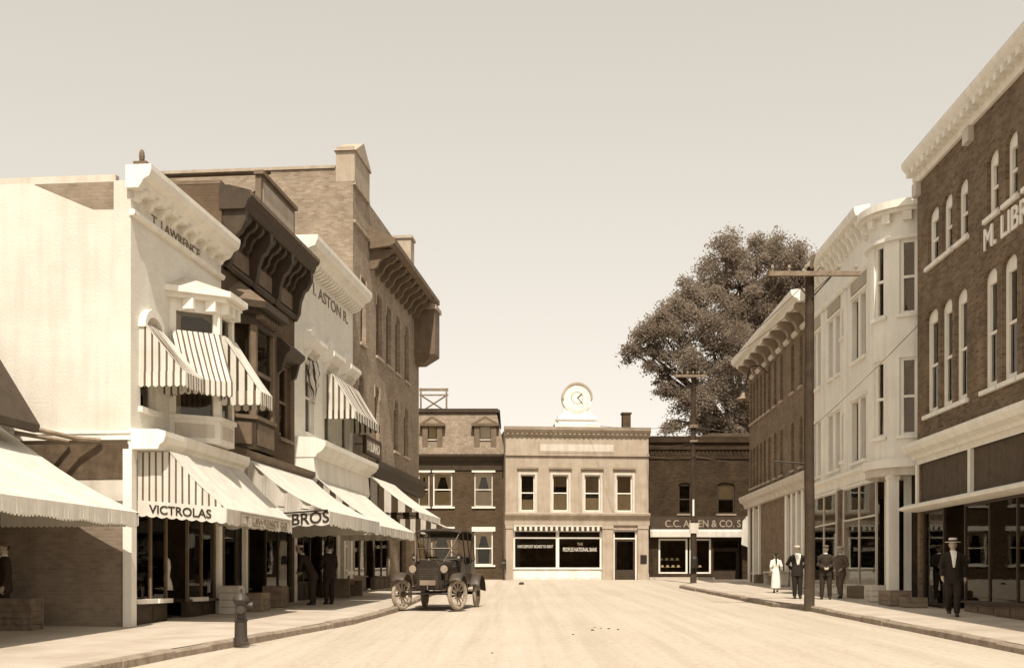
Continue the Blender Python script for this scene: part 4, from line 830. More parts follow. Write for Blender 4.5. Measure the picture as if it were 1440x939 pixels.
# clock on the roof
q = rect(FB, 783, 838, 584, 601, -.4); ck = Thing('roof_clock', FB, (q[0] + q[1]) / 2, zt + .1, 'round white clock on a stepped pedestal on the bank roof', 'clock', None, -.4)
ck.part(MB().box(q[0] - .15, q[1] + .15, -.9, .1, zt + .02, zt + .3).box(q[0] + .05, q[1] - .05, -.8, 0, zt + .3, zt + .62).box(q[0] - .02, q[1] + .02, -.86, .06, zt + .5, zt + .58), 'pedestal', WHITE)
cz = FB.z(811, 560, -.4); ccu = FB.u(811, -.4)
def disc(r, w0, w1, n=40): return MB().poly([(ccu + r * math.cos(2 * math.pi * i / n), cz + r * math.sin(2 * math.pi * i / n)) for i in range(n)], w0, w1)
ck.part(MB().box(ccu - .55, ccu + .55, -.62, -.22, zt + .6, cz), 'stand', WHITE)
ck.part(disc(.84, -.65, -.2), 'case', WHITE)
for s_ in (-1, 1): ck.part(MB().poly([(ccu + s_ * x, zt + .6 + y) for x, y in ((.5, 0), (1.05, 0), (1.05, .14), (.92, .22), (.8, .32), (.74, .5), (.66, .62), (.5, .66))][::s_], -.6, -.25), 'scroll', WHITE)
def ring(r0, r1, w0, w1, n=40, a0=0, a1=2 * math.pi):
    mb = MB()
    for i in range(n):
        a, b = a0 + (a1 - a0) * i / n, a0 + (a1 - a0) * (i + 1) / n; P = [(ccu + r * math.cos(t), cz + r * math.sin(t)) for r, t in ((r0, a), (r1, a), (r1, b), (r0, b))]; mb.poly(P, w0, w1)
    return mb
ck.part(ring(.74, .85, -.199, -.13, a0=-.1, a1=math.pi + .1), 'bezel', STONE); fa = ck.part(disc(.74, -.199, -.18), 'dial', WHITE)
for i in range(12):
    t = i * math.pi / 6; ck.part(MB().poly([(ccu + r * math.cos(t) + s * math.sin(t), cz + r * math.sin(t) - s * math.cos(t)) for r, s in ((.55, -.02), (.66, -.02), (.66, .02), (.55, .02))], -.18, -.172), 'hour_mark', CREAM, fa)
ck.part(MB().poly([(ccu - .03, cz), (ccu + .03, cz - .02), (ccu + .28, cz + .2), (ccu + .24, cz + .24)], -.178, -.16), 'clock_hand', IRON, fa); ck.part(MB().poly([(ccu - .02, cz + .02), (ccu + .02, cz + .02), (ccu + .32, cz - .32), (ccu + .28, cz - .34)], -.178, -.168), 'clock_hand', IRON, fa)
ck.part(ring(.3, .34, -.179, -.172), 'dial_ring', STONE, fa)
q = rect(FB, 876, 887, 582, 602, -3); BK.part(MB().box(q[0], q[1], -3.5, -3, zt - .3, q[3]).box(q[0] - .05, q[1] + .05, -3.55, -2.95, q[3], q[3] + .1), 'chimney', BRKM)
# ---- mansard house left of the bank
FM = Frame((-10, 67.4), (1.0, 0.0)); zb = 1.3
ua, ub = FM.u(560), FM.u(710.5); ze = FM.z(650, 642); ztop = FM.z(650, 580, -.9)
MH = Thing('mansard_house', FM, ua, zb, 'dark brick house with shingled mansard roof and dormers beside the bank', 'building')
WM = [rect(FM, a, b, 664, 712) for a, b in ((588, 604), (609, 636), (667, 693))]; w1 = rect(FM, 667, 693, 747, 794); wz0, wz1 = WM[1][2], WM[1][3]
ops = [(a, b, wz0, wz1, 0) for a, b, _, _ in WM] + [w1 + (0,), (FM.u(606), FM.u(636), w1[2], w1[3], 0)]
MH.part(wall(ua, ub, zb, ze, ops), 'wall', BRKM); MH.part(shell(ua, ub, zb, ze, 9), 'side_wall', BRKM)
LT = mat('white_lintel_stone', .72, .8, .06)
for k, (a, b, p, q) in enumerate([w + () for w in [(o_[0], o_[1], o_[2], o_[3]) for o_ in ops]]):
    w_ = window(MH, a, b, p, q, frame=WHITE if k % 2 else CREAM, sill=LT, lint=LT, sw=.14, lh=.26, fw=.07, blind=.1, low=.42 if k < 3 else 0, vm=0)  # lower white panel imitates the reflecting sash
    g = MB()
    for s_ in (0, 1):        # tied lace curtains
        e0 = a + .08 if s_ == 0 else b - .08; d_ = 1 if s_ == 0 else -1
        g.add([(e0, .24, q - .1), (e0 + d_ * (b - a) * .34, .24, q - .1), (e0 + d_ * .1, .24, p + (q - p) * .45), (e0 + d_ * .14, .24, p + .1), (e0, .24, p + .1)], [(0, 1, 2, 3, 4) if s_ == 0 else (4, 3, 2, 1, 0)])
    MH.part(g, 'curtain', BLIND, w_)
c = MH.part(MB().prism([(-.02, ze - .75), (.06, ze - .75), (.08, ze - .3), (.25, ze - .15), (.4, ze), (.4, ze + .12), (-.1, ze + .15)], ua, ub + .1), 'eaves_cornice', DARKW)
sl = .75
mb = MB().add([(ua, -.2, ze + .14), (ub, -.2, ze + .14), (ub - .5, sl, ztop), (ua, sl, ztop), (ub, 8.8, ze + .14), (ub - .5, 8, ztop)], [(0, 1, 2, 3), (1, 4, 5, 2)]); MH.part(mb, 'mansard_roof', SHINGLE)
MH.part(MB().box(ua, ub - .3, -8.2, -sl + .18, ztop - .02, ztop + .12).box(ua, ub - .4, -8.2, -sl + .1, ztop + .12, ztop + .2), 'roof_deck', DARKW)
for x0, x1 in ((594, 622), (667, 698)):
    q = rect(FM, x0, x1, 600, 632, 0); dz0, dz1 = ze + .2, FM.z(650, 599)
    d_ = MH.part(MB().box(q[0], q[0] + .3, -.7, .05, dz0, dz1).box(q[1] - .3, q[1], -.7, .05, dz0, dz1).box(q[0] + .3, q[1] - .3, -.7, .05, dz0, dz0 + .12).box(q[0] + .3, q[1] - .3, -.75, -.6, dz0 + .12, dz1), 'dormer', MIDW)
    MH.part(MB().poly([(q[0] - .16, dz1), (q[1] + .16, dz1), (q[1] + .16, dz1 + .12), ((q[0] + q[1]) / 2, dz1 + .55), (q[0] - .16, dz1 + .12)], -.9, .16), 'dormer_pediment', MIDW, d_)
    MH.part(MB().poly([(q[0] + .15, dz1 + .13), (q[1] - .15, dz1 + .13), ((q[0] + q[1]) / 2, dz1 + .4)], .16, .175), 'tympanum', STONED, d_)
    MH.part(MB().box(q[0] + .3, q[1] - .3, -.09, -.08, dz0 + .12, dz1), 'pane', GLASS, d_); MH.part(MB().box(q[0] + .3, q[1] - .3, -.08, -.02, (dz0 + dz1) / 2 - .03, (dz0 + dz1) / 2 + .03), 'sash_rail', CREAM, d_)
    MH.part(MB().box(q[0] + .34, q[1] - .34, -.16, -.15, dz0 + .5, dz1), 'blind', BLIND, d_)
sf = Thing('roof_sign_frame', FM, FM.u(592, -2), ztop + .2, 'open timber sign frame with crossed braces on the mansard roof', 'sign frame', None, -2)
f0, f1, f2, f3 = rect(FM, 592, 628, 546, 577, -2); f2 = ztop + .2; mb = MB()
sf.part(MB().box(f0 - .1, f1 + .1, -2.06, -1.94, f3 - .14, f3), 'top_rail', WOOD); sf.part(MB().box(f0 - .1, f1 + .1, -2.05, -1.95, f3 - .42, f3 - .34), 'lower_rail', WOOD)
for a in (f0, f1): sf.part(MB().box(a - .05, a + .05, -1.94, -1.84, f2, f3), 'upright', WOOD)
for a, b in ((f0, f1), (f1, f0)): sf.part(MB().tube([(a, 1.98, f2), (b, 1.98, f3 - .4)], .045, 4), 'brace', WOOD)
# ---- dark store right of the bank
FA = Frame((FB.pt(ue, 0, 0).x + .03, 66.9), (1.0, 0.02)); zb = 1.3; ub = FA.u(1075); zt2 = FA.z(985, 613); zg = G(67) + .02
AL = Thing('dark_store', FA, 0, zb, 'dark sooty brick store with pale lettered sign, right of the bank', 'building')
wa = [rect(FA, 954, 972, 678, 722), rect(FA, 1009, 1033, 678, 722)]; so = rect(FA, 926, 1000, 757, 806); do = rect(FA, 1003, 1044, 757, 818)
ops = [(a, b, wa[0][2], wa[0][3], .15) for a, b, _, _ in wa] + [(so[0], so[1], so[2], so[3], 0), (do[0], do[1], zg, do[3], 0)]
AL.part(wall(0, ub, zb, zt2, ops), 'wall', BRKD); AL.part(shell(0, ub, zb, zt2, 9), 'side_wall', BRKD); AL.part(MB().box(.02, ub - .02, -8.9, -.02, zt2 - .3, zt2 - .2), 'roof', ROOF)
for a, b, p, q in wa: window(AL, a, b, wa[0][2], wa[0][3], .15, frame=DARKW, sill=STONED, lint=None)
for k, y in enumerate((622, 632, 645)): AL.part(MB().box(0, ub, .001, .12 - .03 * k, FA.z(985, y), FA.z(985, y - 4)), 'brick_course', BRKD)
for i in range(26): AL.part(MB().box(.1 + i * .22, .2 + i * .22, .001, .06, FA.z(985, 640), FA.z(985, 634)), 'corbel', BRKD)
AL.part(MB().prism([(-.02, FA.z(985, 745)), (.1, FA.z(985, 745)), (.1, FA.z(985, 726)), (-.02, FA.z(985, 726))], .05, ub), 'sign_fascia', DARKW)
AL.text('C.C. ALLEN & CO. S', FA.u(935), .1, FA.z(985, 741), FA.u(1041) - FA.u(935), .4, GILTD, depth=.02)
display(AL, so[0], FA.u(967), so[2] - .02, so[3], w=-.05, frame=WHITE, fw=.1); display(AL, FA.u(970), so[1], so[2] - .02, so[3], w=-.05, frame=WHITE, fw=.1)
shop_room(AL, so[0] - .1, do[1] + .1, zg, so[3], 2.5); door(AL, do[0], do[1], zg, do[3], w=-.8, frame=DARKW)
AL.part(MB().box(0, FA.u(1003), .01, .35, zg - .1, zg + .12), 'stone_step', CONC)
rv = Thing('rolled_awning', FA, .05, FA.z(985, 756), 'rolled up white awning across the front of the dark lettered store', 'awning')
z_ = FA.z(985, 748)
rv.part(MB().tube([(.05, -.25, z_), (FA.u(1050), -.25, z_)], .15, 10), 'canvas_roll', CANV); 
o = rv.part(MB().add([(.05, -.4, z_ + .02), (FA.u(1050), -.4, z_ + .02), (FA.u(1050), -.41, z_ - .28), (.05, -.41, z_ - .28)], [(0, 1, 2, 3)]), 'hem', [CANV]); md = o.modifiers.new('solidify', 'SOLIDIFY'); md.thickness = .012
rv.part(MB().box(.02, .06, 0, .3, z_ - .05, z_ + .05).box(FA.u(1050), FA.u(1050) + .04, 0, .3, z_ - .05, z_ + .05), 'bracket', IRON)
q = Thing('hanging_canvas', FA, FA.u(1044), 2.9, 'small white canvas hanging at the end of the rolled awning', 'canvas')
o = q.part(MB().add([(FA.u(1042), -.45, z_ + .6), (FA.u(1048), -.5, z_ + .9), (FA.u(1054), -.55, z_ + .1), (FA.u(1054), -.5, z_ - .9), (FA.u(1040), -.47, z_ - .7)], [(0, 4, 3, 2, 1)]), 'sheet', [CANV]); md = o.modifiers.new('solidify', 'SOLIDIFY'); md.thickness = .012
q.part(MB().tube([(FA.u(1046), 0, z_ + .75), (FA.u(1046), -.52, z_ + .75)], .02, 6), 'peg', IRON)
FG = Frame((4, 78), (1, 0))
g0, g1 = FG.u(1000), FG.u(1062)
GB = Thing('rear_shed', FG, g0, 1.6, 'dark gabled roof with small vent rising behind the lettered store', 'building')
GB.part(MB().box(g0 - 2, g1 + 6, -8, 0, 1.6, FG.z(1030, 622)), 'wall', BRKD); GB.part(MB().poly([(g0 - 2.2, FG.z(1030, 622)), (g1 + 6.2, FG.z(1030, 622)), (g1 + 5, FG.z(1030, 609)), (g0, FG.z(1030, 609))], -8.1, .1), 'roof', ROOF)
GB.part(MB().box(FG.u(1020), FG.u(1025), -.6, -.2, FG.z(1030, 609), FG.z(1030, 603)).poly([(FG.u(1019), FG.z(1030, 603)), (FG.u(1026), FG.z(1030, 603)), (FG.u(1022.5), FG.z(1030, 598))], -.65, -.15), 'roof_vent', DARKW)
# ================================================================ street furniture
FU = Frame((0, 0), (1, 0))
def obj_thing(name, loc, rz, label, cat, group=None):
    o = empty(name, loc, rz); return tag(o, label, cat, group)
# ---- utility poles
def pole(px, py, off, ytop, r0, r1, label, arms, steps=False):
    p = gpt(px, py, off); h = CAMZ + (CY - ytop) / FPX * p.y - p.z
    o = obj_thing('utility_pole', p, 0, label, 'pole', 'utility poles on the right pavement')
    rnd = random.Random(int(px)); n = 9
    pts = [(0.015 * math.sin(i * 1.1), 0.01 * math.cos(i), h * i / (n - 1) - (.25 if i == 0 else 0)) for i in range(n)]
    MB().tube(pts, [r0 + (r1 - r0) * i / (n - 1) for i in range(n)], 14).build('shaft', POLEW, o, smooth=True)
    for za, x0, x1 in arms:
        a = MB().box(x0, x1, .16, .27, h - za - .06, h - za + .06).build('crossarm', WOOD, o)
        k = 6
        for i in range(k):
            x = x0 + .1 + (x1 - x0 - .2) * i / (k - 1)
            MB().rings([((x, -.215, h - za + .06), .018, .018), ((x, -.215, h - za + .14), .018, .018), ((x, -.215, h - za + .141), .04, .04), ((x, -.215, h - za + .2), .045, .045), ((x, -.215, h - za + .23), .02, .02)], 8).build('insulator', mat('insulator_glass', .3, .2, .1), a)
        for s_ in (-1, 1): MB().tube([(s_ * .55, -.14, h - za - .05), (s_ * .05, -.14, h - za - .6)], .02, 5).build('brace', IRON, o)
    return o, p, h
P1o, P1p, P1h = pole(1138, 852, SW, 376, .14, .115, 'thick dark utility pole with crossarm at the right kerb, near the standing men', [(.22, -1.12, 1.28)])
MB().tube([(.02, -.05, P1h - .1), (.06, -.2, P1h + .25), (.1, -.1, P1h + .3)], .05, 6).build('pole_cap_bracket', WOOD, P1o); MB().tube([(.0, .0, P1h - 5.2), (-.95, -.1, P1h - 5.15)], .022, 6).build('side_arm', IRON, P1o)
P2o, P2p, P2h = pole(975, 820, 0.0, 518, .16, .11, 'slimmer utility pole standing in front of the dark lettered store', [(.4, -.95, .6)])
MB().box(-.22, .22, .15, .2, 2.45, 2.95).build('notice_board', CREAM, P2o); MB().box(-.06, .02, .13, .16, 3.3, 4.1).build('pole_marker', WHITE, P2o)
MB().rings([((0, -.22, .75), .16, .12), ((0, -.22, 1.2), .18, .14), ((0, -.22, 1.32), .12, .1)], 10).build('letter_box', IRON, P2o)
MB().box(-.2, .2, .1, .2, 7.6, 7.75).build('pole_bracket', WOOD, P2o); MB().box(-.18, .18, .1, .2, 6.9, 7.0).build('pole_bracket', WOOD, P2o)
# ---- wires
def wire(a, b, sag, label, r=.011):
    a, b = Vector(a), Vector(b); n = 14; pts = []
    for i in range(n + 1):
        t = i / n; p = a.lerp(b, t); p.z -= sag * 4 * t * (1 - t); pts.append(p - a)
    o = MB().tube(pts, r, 5).build('overhead_wire', mat('dull_wire', .12, .6, .1)); o.location = a; tag(o, label, 'wire', 'overhead wires')
def at_y(px, py, Y): return Vector(((px - CX) / FPX * Y, Y, CAMZ + (CY - py) / FPX * Y))
wire(at_y(975, 598, P2p.y - .2), at_y(826, 596, 66.2), .2, 'thin wire from the slim pole across the bank roof')
wire(at_y(975, 598, P2p.y - .2), FR.pt(-22.5, .03, 8.6), .25, 'thin wire from the slim pole to the far brick block')
wire(at_y(974, 622, P2p.y - .2), at_y(911, 626, 66.4), .12, 'short wire from slim pole to the bank corner, upper of two')
wire(at_y(974, 643, P2p.y - .2), at_y(911, 640, 66.4), .12, 'short wire from slim pole to the bank corner, lower of two')
wire(at_y(976, 640, P2p.y - .2), FR.pt(-24.5, .03, 7.2), .15, 'low wire sloping from the slim pole to the far brick block')
wire(at_y(985, 529, P2p.y - .2), FR.pt(-25.5, .5, 11.6), .25, 'short wire from the slim pole crossarm to the bracketed cornice')
wire(at_y(1143, 600, P1p.y), FR.pt(.25, .02, CAMZ + (CY - 452) / FPX * 32), .06, 'single wire from the thick pole up to the brown brick block', .009)
wire((P1p.x - 1.0, P1p.y - .2, P1p.z + P1h - .05), (P2p.x - .9, P2p.y - .2, P2p.z + P2h - .25), .3, 'long wire between the two poles, left of the crossarms')
# ---- lamp on the far brick block
lu, lz = FR.u(1080, .0), FR.z(1085, 520); T = Thing('wall_lamp', FR, lu, lz, 'wall mounted street lamp with wide flat shade on the far brick block', 'street lamp')
wq = 1.1; zq = FR.z(1068, 540, wq)
T.part(MB().tube([(lu, 0, lz), (lu, -.35, lz + .35), (lu, -.8, lz + .3), (lu, -wq, zq + .25)], .03, 6), 'arm', IRON)
T.part(MB().rings([((lu, -wq, zq - .03), .36, .36), ((lu, -wq, zq), .36, .36), ((lu, -wq, zq + .1), .14, .14), ((lu, -wq, zq + .28), .07, .07)], 18), 'shade', STONED); T.part(MB().ball((lu, -wq, zq - .1), (.1, .1, .14)), 'bulb', GLASS)
# ---- hydrant
p = gpt(343, 899, SW); p.x -= .05
o = obj_thing('fire_hydrant', p, R(10), 'tall dark fire hydrant standing on the left kerb', 'hydrant'); HY = mat('hydrant_paint', .045, .5, .25, 6, .2, 30, k=.7, spec=.4)
MB().rings([((0, 0, -.03), .12, .12), ((0, 0, .03), .12, .12), ((0, 0, .035), .105, .105), ((0, 0, .3), .1, .1), ((0, 0, .31), .115, .115), ((0, 0, .335), .115, .115), ((0, 0, .34), .095, .095), ((0, 0, .55), .09, .09), ((0, 0, .6), .115, .115), ((0, 0, .64), .125, .125)], 18).build('barrel', HY, o)
MB().rings([((0, 0, .64), .135, .135), ((0, 0, .665), .135, .135), ((0, 0, .7), .12, .12), ((0, 0, .75), .08, .08), ((0, 0, .78), .04, .04)], 18).build('bonnet', HY, o)
MB().rings([((0, 0, .78), .028, .028), ((0, 0, .84), .024, .024)], 5).build('operating_nut', HY, o)
for s_, q in ((1, .57),): MB().tube([(s_ * .08, 0, q), (s_ * .15, 0, q)], .045, 12).tube([(s_ * .15, 0, q), (s_ * .19, 0, q)], .055, 8).build('nozzle', HY, o)
MB().tube([(0, -.08, .5), (0, -.17, .5)], .06, 12).tube([(0, -.17, .5), (0, -.2, .5)], .07, 8).build('nozzle', HY, o)
# ---- small street things
p = gpt(794, 814); o = obj_thing('hitching_post', p, 0, 'thin dark iron post in front of the bank window', 'post')
MB().rings([((0, 0, -.05), .05, .05), ((0, 0, .6), .045, .045), ((0, 0, .68), .06, .06), ((0, 0, .72), .03, .03)], 10).build('shaft', IRON, o); MB().ball((0, 0, .76), .05, 10, 6).build('knob', IRON, o)
p = FB.pt(-.12, .2, G(66)); o = obj_thing('mail_box', p, 0, 'dark post mounted mail box at the left corner of the bank', 'mail box')
MB().box(-.04, .04, -.04, .04, 0, .6).build('post', IRON, o); MB().box(-.14, .14, -.1, .1, .6, 1.05).poly([(-.14, 1.05), (.14, 1.05), (.1, 1.15), (-.1, 1.15)], -.1, .1).build('box', IRON, o); MB().box(-.1, .1, .1, .115, .92, .97).build('slot', WOOD, o)
p = gpt(733, 821.5); o = MB().rings([((0, 0, 0), .12, .08), ((.01, 0, .07), .13, .09), ((0, 0, .12), .06, .05)], 9).build('road_stone', IRON); o.location = p; tag(o, 'small dark lump lying on the street in front of the bank', 'stone')
for i, (x, y, r) in enumerate([(833, 886, .05), (856, 884, .045), (869, 885, .04), (806, 892, .035), (845, 883, .03), (692, 918, .03), (836, 882, .03)]):
    p = gpt(x, y); r *= .65; o = MB().rings([((0, 0, 0), r, r * .7), ((r * .1, 0, r * .4), r * 1.05, r * .8), ((0, 0, r * .75), r * .5, r * .4)], 8).build('dung_lump', mat('dry_dung', .07, .95, .3, 20, .6)); o.location = p; tag(o, ('dark clod on the street, leftmost of the bottom centre cluster', 'dark clod on the street, second from right of the cluster', 'dark clod on the street, rightmost of the cluster', 'stray small clod left of the street cluster', 'tiny clod in the middle of the street cluster, farther back', 'lone tiny clod on the street nearest the camera, left of centre', 'tiny clod just behind the leftmost clod of the cluster')[i], 'clod', 'clods on the street')
def crate(name, F, u0, u1, w0, w1, z0, z1, label, cat, m=None, planks=3, group=None):
    T = Thing(name, F, u0, z0, label, cat, group, w0); m = m or WOOD; h = (z1 - z0) / planks
    T.part(MB().box(u0 + .025, u1 - .025, w0 + .025, w1 - .025, z0, z1 - .02), 'inner_box', MIDW)
    for k in range(planks):
        a, b = z0 + h * k + .004, z0 + h * (k + 1) - .008
        T.part(MB().box(u0, u1, w1 - .022, w1, a, b), 'plank', m); T.part(MB().box(u1 - .022, u1, w0, w1 - .025, a, b), 'plank', m); T.part(MB().box(u0, u0 + .022, w0, w1 - .025, a, b), 'plank', m); T.part(MB().box(u0 + .025, u1 - .025, w0, w0 + .022, a, b), 'plank', m)
    n = max(2, int((w1 - w0) / .16))
    for k in range(n): T.part(MB().box(u0, u1, w0 + (w1 - w0) * k / n + .004, w0 + (w1 - w0) * (k + 1) / n - .004, z1 - .02, z1), 'lid_board', m)
    for q in (u0 + .02, u1 - .07): T.part(MB().box(q, q + .05, w1, w1 + .018, z0 + .01, z1 - .03), 'batten', m)
    return T
def gz(F, u, w): return G(F.pt(u, w, 0).y) + SW + .018
def rcrate(x, y0, y1, wd, w, label, cat='crate', m=None, planks=3, dep=.55):
    u = FR.u(x, w); z = gz(FR, u, w); return crate('wooden_crate' if cat == 'crate' else 'stone_block', FR, u - wd / 2, u + wd / 2, w - dep, w, z, z + (y1 - y0) / FPX * FR.pt(u, w, 0).y, label, cat, m, planks, 'crates along the right shopfronts')
rcrate(1221, 815, 838, .8, .75, 'pale wooden crate left of the white corner column', m=CREAM)
rcrate(1244, 822, 843, 1.15, .95, 'long brown crate lying in front of the white corner column')
rcrate(1195, 823, 840, .7, .6, 'low brown crate behind the man in the lighter suit', planks=2)
rcrate(1270, 828, 842, .5, .8, 'small brown crate right of the white corner column', planks=2)
rcrate(1062, 803, 815, .7, .55, 'dark low crate by the corner of the far brick block', planks=2, m=MIDW)
def bench(F, u0, u1, w0, w1, h, label, m):
    z = gz(F, u0, w1); T = Thing('bench', F, u0, z, label, 'bench', None, w0)
    for k in range(3): T.part(MB().box(u0, u1, w0 + (w1 - w0) * k / 3 + .006, w0 + (w1 - w0) * (k + 1) / 3 - .006, z + h - .06, z + h), 'seat_board', m)
    for q in (u0 + .1, u1 - .18): T.part(MB().box(q, q + .08, w0 + .03, w1 - .03, z - .02, z + h - .06), 'leg', m)
    T.part(MB().box(u0 + .18, u1 - .18, (w0 + w1) / 2 - .02, (w0 + w1) / 2 + .02, z + h - .2, z + h - .06), 'rail', m); return T
ub_ = FR.u(1082, .6); bench(FR, ub_ - 1.6, ub_ + 1.9, .15, .6, .55, 'pale wooden bench along the far brick block behind the girl', CREAM)
ul = FL.u(487, .6); bench(FL, ul - .8, ul + 1.2, .35, .9, .6, 'wooden display stand under the striped sided awning on the left pavement', WOOD)
crate('wooden_crate', FL, 5.6, 6.3, .3, .8, gz(FL, 5.6, .8), gz(FL, 5.6, .8) + .45, 'wooden crate on the left pavement under the BROS awning', 'crate', WOOD, 3, 'crates along the left shopfronts')
crate('wooden_crate', FL, 4.55, 5.0, .15, .6, gz(FL, 4.6, .6), gz(FL, 4.6, .6) + .65, 'pale upright crate behind the hydrant at the shopfront', 'crate', CREAM, 4, 'crates along the left shopfronts')
crate('wooden_crate', FL, 7.6, 8.2, .2, .7, gz(FL, 8, .7), gz(FL, 8, .7) + .55, 'brown crate beside the two men on the left pavement', 'crate', WOOD, 3, 'crates along the left shopfronts')
q = gpt(20, 887, SW); ul, wl = (Vector((q.x, q.y)) - FL.o).dot(FL.d), (Vector((q.x, q.y)) - FL.o).dot(FL.n)
crate('wooden_crate', FL, ul, ul + .5, wl - .9, wl + .3, q.z, q.z + .6, 'grey slatted crate on the pavement at the left edge, under the nearest awning', 'crate', mat('grey_wood', .2, .9, .3, 6, .4, 30), 5, 'crates along the left shopfronts')
# ---- goods in the shop windows
def card(F, u0, u1, z0, z1, w, label, m=None, txt=None):
    T = Thing('show_card', F, u0, z0, label, 'show card', 'show cards in the right shop windows', w)
    T.part(MB().box(u0, u1, w - .02, w, z0, z1), 'board', m or WHITE); T.part(MB().prism([(w - .02, z0 + (z1 - z0) * .6), (w - .3, z0), (w - .27, z0)], (u0 + u1) / 2 - .03, (u0 + u1) / 2 + .03), 'strut', WOOD); T.part(MB().box(u0 - .02, u1 + .02, w + .0005, w + .012, z1 - .03, z1).box(u0 - .02, u1 + .02, w + .0005, w + .012, z0, z0 + .03), 'edge', CREAM)
    return T
def plat(T, u0, u1, z, w0=-1.0, w1=-.18): T.part(MB().box(u0, u1, w0, w1, z - .06, z), 'display_platform', INTW)
zp = 1.12
plat(R1, .3, 1.9, zp); plat(R1, 3.4, 8.3, zp)
def rr(x0, x1, w): a, b = FR.u(x0, w), FR.u(x1, w); return a, b
for x0, x1, y0, y1, w, lab in ((1297, 1303, 782, 802, -.4, 'narrow white show card in the brick block window, left of the straw hatted man'), (1304, 1319, 784, 800, -.45, 'square white show card in the brick block window, left of the straw hatted man'), (1360, 1380, 794, 824, -.4, 'tall pale show card in the brick block window, right of the straw hatted man'), (1386, 1391, 778, 795, -.45, 'small white show card in the window at the right border')):
    a, b = rr(x0, x1, w); z0 = FR.z(x0, y1, w); z1 = FR.z(x0, y0, w); T = card(FR, a, b, zp, max(z1, zp + .4), w, lab)
T = Thing('hanging_cloth', FR, FR.u(1358, -.6), 2.0, 'buff cloth hung inside the brick block window behind the straw hatted man', 'cloth', None, -.6)
a, b = rr(1360, 1383, -.6); z0, z1 = FR.z(1370, 778, -.6), FR.z(1370, 733, -.6)
T.part(MB().box(a, b, -.63, -.6, z0, z1), 'cloth', BLINDT); T.part(MB().tube([(a - .1, .6, z1 + .02), (b + .1, .6, z1 + .02)], .02, 6).tube([(a, .6, z1 + .02), (a, .6, 3.4)], .006, 4).tube([(b, .6, z1 + .02), (b, .6, 3.4)], .006, 4), 'rail', IRON)
def chair(F, u, w, z, label, m):
    T = Thing('display_chair', F, u, z, label, 'chair', 'chairs in the shop window', w)
    T.part(MB().box(u - .22, u + .22, w - .22, w + .22, z + .42, z + .46), 'seat', m)
    for a in (-.19, .19):
        for b in (-.19, .19): T.part(MB().tube([(u + a, -(w + b), z), (u + a, -(w + b), z + (.92 if b < 0 else .42))], .02, 6), 'leg', m)
    for k in range(3): T.part(MB().box(u - .19, u + .19, w - .2, w - .18, z + .56 + k * .12, z + .62 + k * .12), 'back_slat', m)
chair(FR, FR.u(1322, -.55), -.55, zp, 'pale chair in the brick block window beside the straw hatted man', CREAM); chair(FR, FR.u(1395, -.6), -.6, zp, 'pale chair in the brick block window near the right border', WOOD); chair(FR, FR.u(1428, -.6), -.6, zp, 'pale chair in the window touching the right border', WOOD)
plat(B1, .35, 1.9, 1.18); plat(B1, 3.15, 4.8, 1.18)
def dressform(F, u, w, z, label):
    T = Thing('dress_form', F, u, z, label, 'dress form', None, w)
    T.part(MB().tube([(u, -w, z), (u, -w, z + .7)], .025, 8).rings([((u, -w, z), .16, .16), ((u, -w, z + .03), .14, .14), ((u, -w, z + .05), .03, .03)], 12), 'stand', IRON)
    T.part(MB().rings([((u, -w, z + .6), .2, .17), ((u, -w, z + .75), .18, .15), ((u, -w, z + .9), .12, .1), ((u, -w, z + 1.1), .17, .12), ((u, -w, z + 1.25), .16, .1), ((u, -w, z + 1.32), .06, .05), ((u, -w, z + 1.4), .05, .05)], 14), 'torso', WHITE, smooth=True)
dressform(FL, 2.95, -.5, gz(FL, 2.9, 0), 'white dress form standing in the white store doorway')
def cabinet(F, u, w, z, label):
    T = Thing('music_cabinet', F, u, z, label, 'cabinet', 'cabinets in the white store window', w); T.part(MB().box(u - .25, u + .25, w - .25, w + .25, z + .12, z + .85), 'body', WOOD); T.part(MB().box(u - .28, u + .28, w - .28, w + .28, z + .85, z + .92), 'lid', WOOD)
    for a in (-.2, .2):
        for b in (-.2, .2): T.part(MB().box(u + a - .03, u + a + .03, w + b - .03, w + b + .03, z, z + .12), 'leg', WOOD)
    T.part(MB().box(u - .2, u - .01, w + .25, w + .262, z + .2, z + .8), 'cupboard_door', MIDW); T.part(MB().box(u + .01, u + .2, w + .25, w + .262, z + .2, z + .8), 'cupboard_door', MIDW)
cabinet(FL, .85, -.6, 1.18, 'wooden music cabinet in the white store window, near the corner post'); cabinet(FL, 1.6, -.6, 1.18, 'wooden music cabinet in the white store window, near the doorway')
zp2 = so[2] + .1; AL.part(MB().box(so[0], so[1], -1.2, -.14, zp2 - .06, zp2), 'display_platform', INTW)
rnd = random.Random(4)
for i in range(9):
    a = so[0] + .25 + (i % 5) * .3 + (.9 if i % 5 > 3 else 0); row = i // 5; w = -.3 - row * .35
    T = Thing('hat_on_stand', FA, a, zp2, ('front', 'back')[row] + ' row pale hat on a stand in the lettered store window, ' + ('first', 'second', 'third', 'fourth', 'fifth')[i % 5] + ' from left', 'hat', 'hats in the lettered store window', w); h = .25 + row * .4
    T.part(MB().tube([(a, -w, zp2), (a, -w, zp2 + h)], .015, 6).rings([((a, -w, zp2), .07, .07), ((a, -w, zp2 + .02), .06, .06)], 10), 'stand', IRON)
    T.part(MB().rings([((a, -w, zp2 + h), .13, .13), ((a, -w, zp2 + h + .015), .13, .13), ((a, -w, zp2 + h + .02), .08, .08), ((a, -w, zp2 + h + .1), .075, .075), ((a, -w, zp2 + h + .12), .04, .04)], 12), 'hat', WHITE)
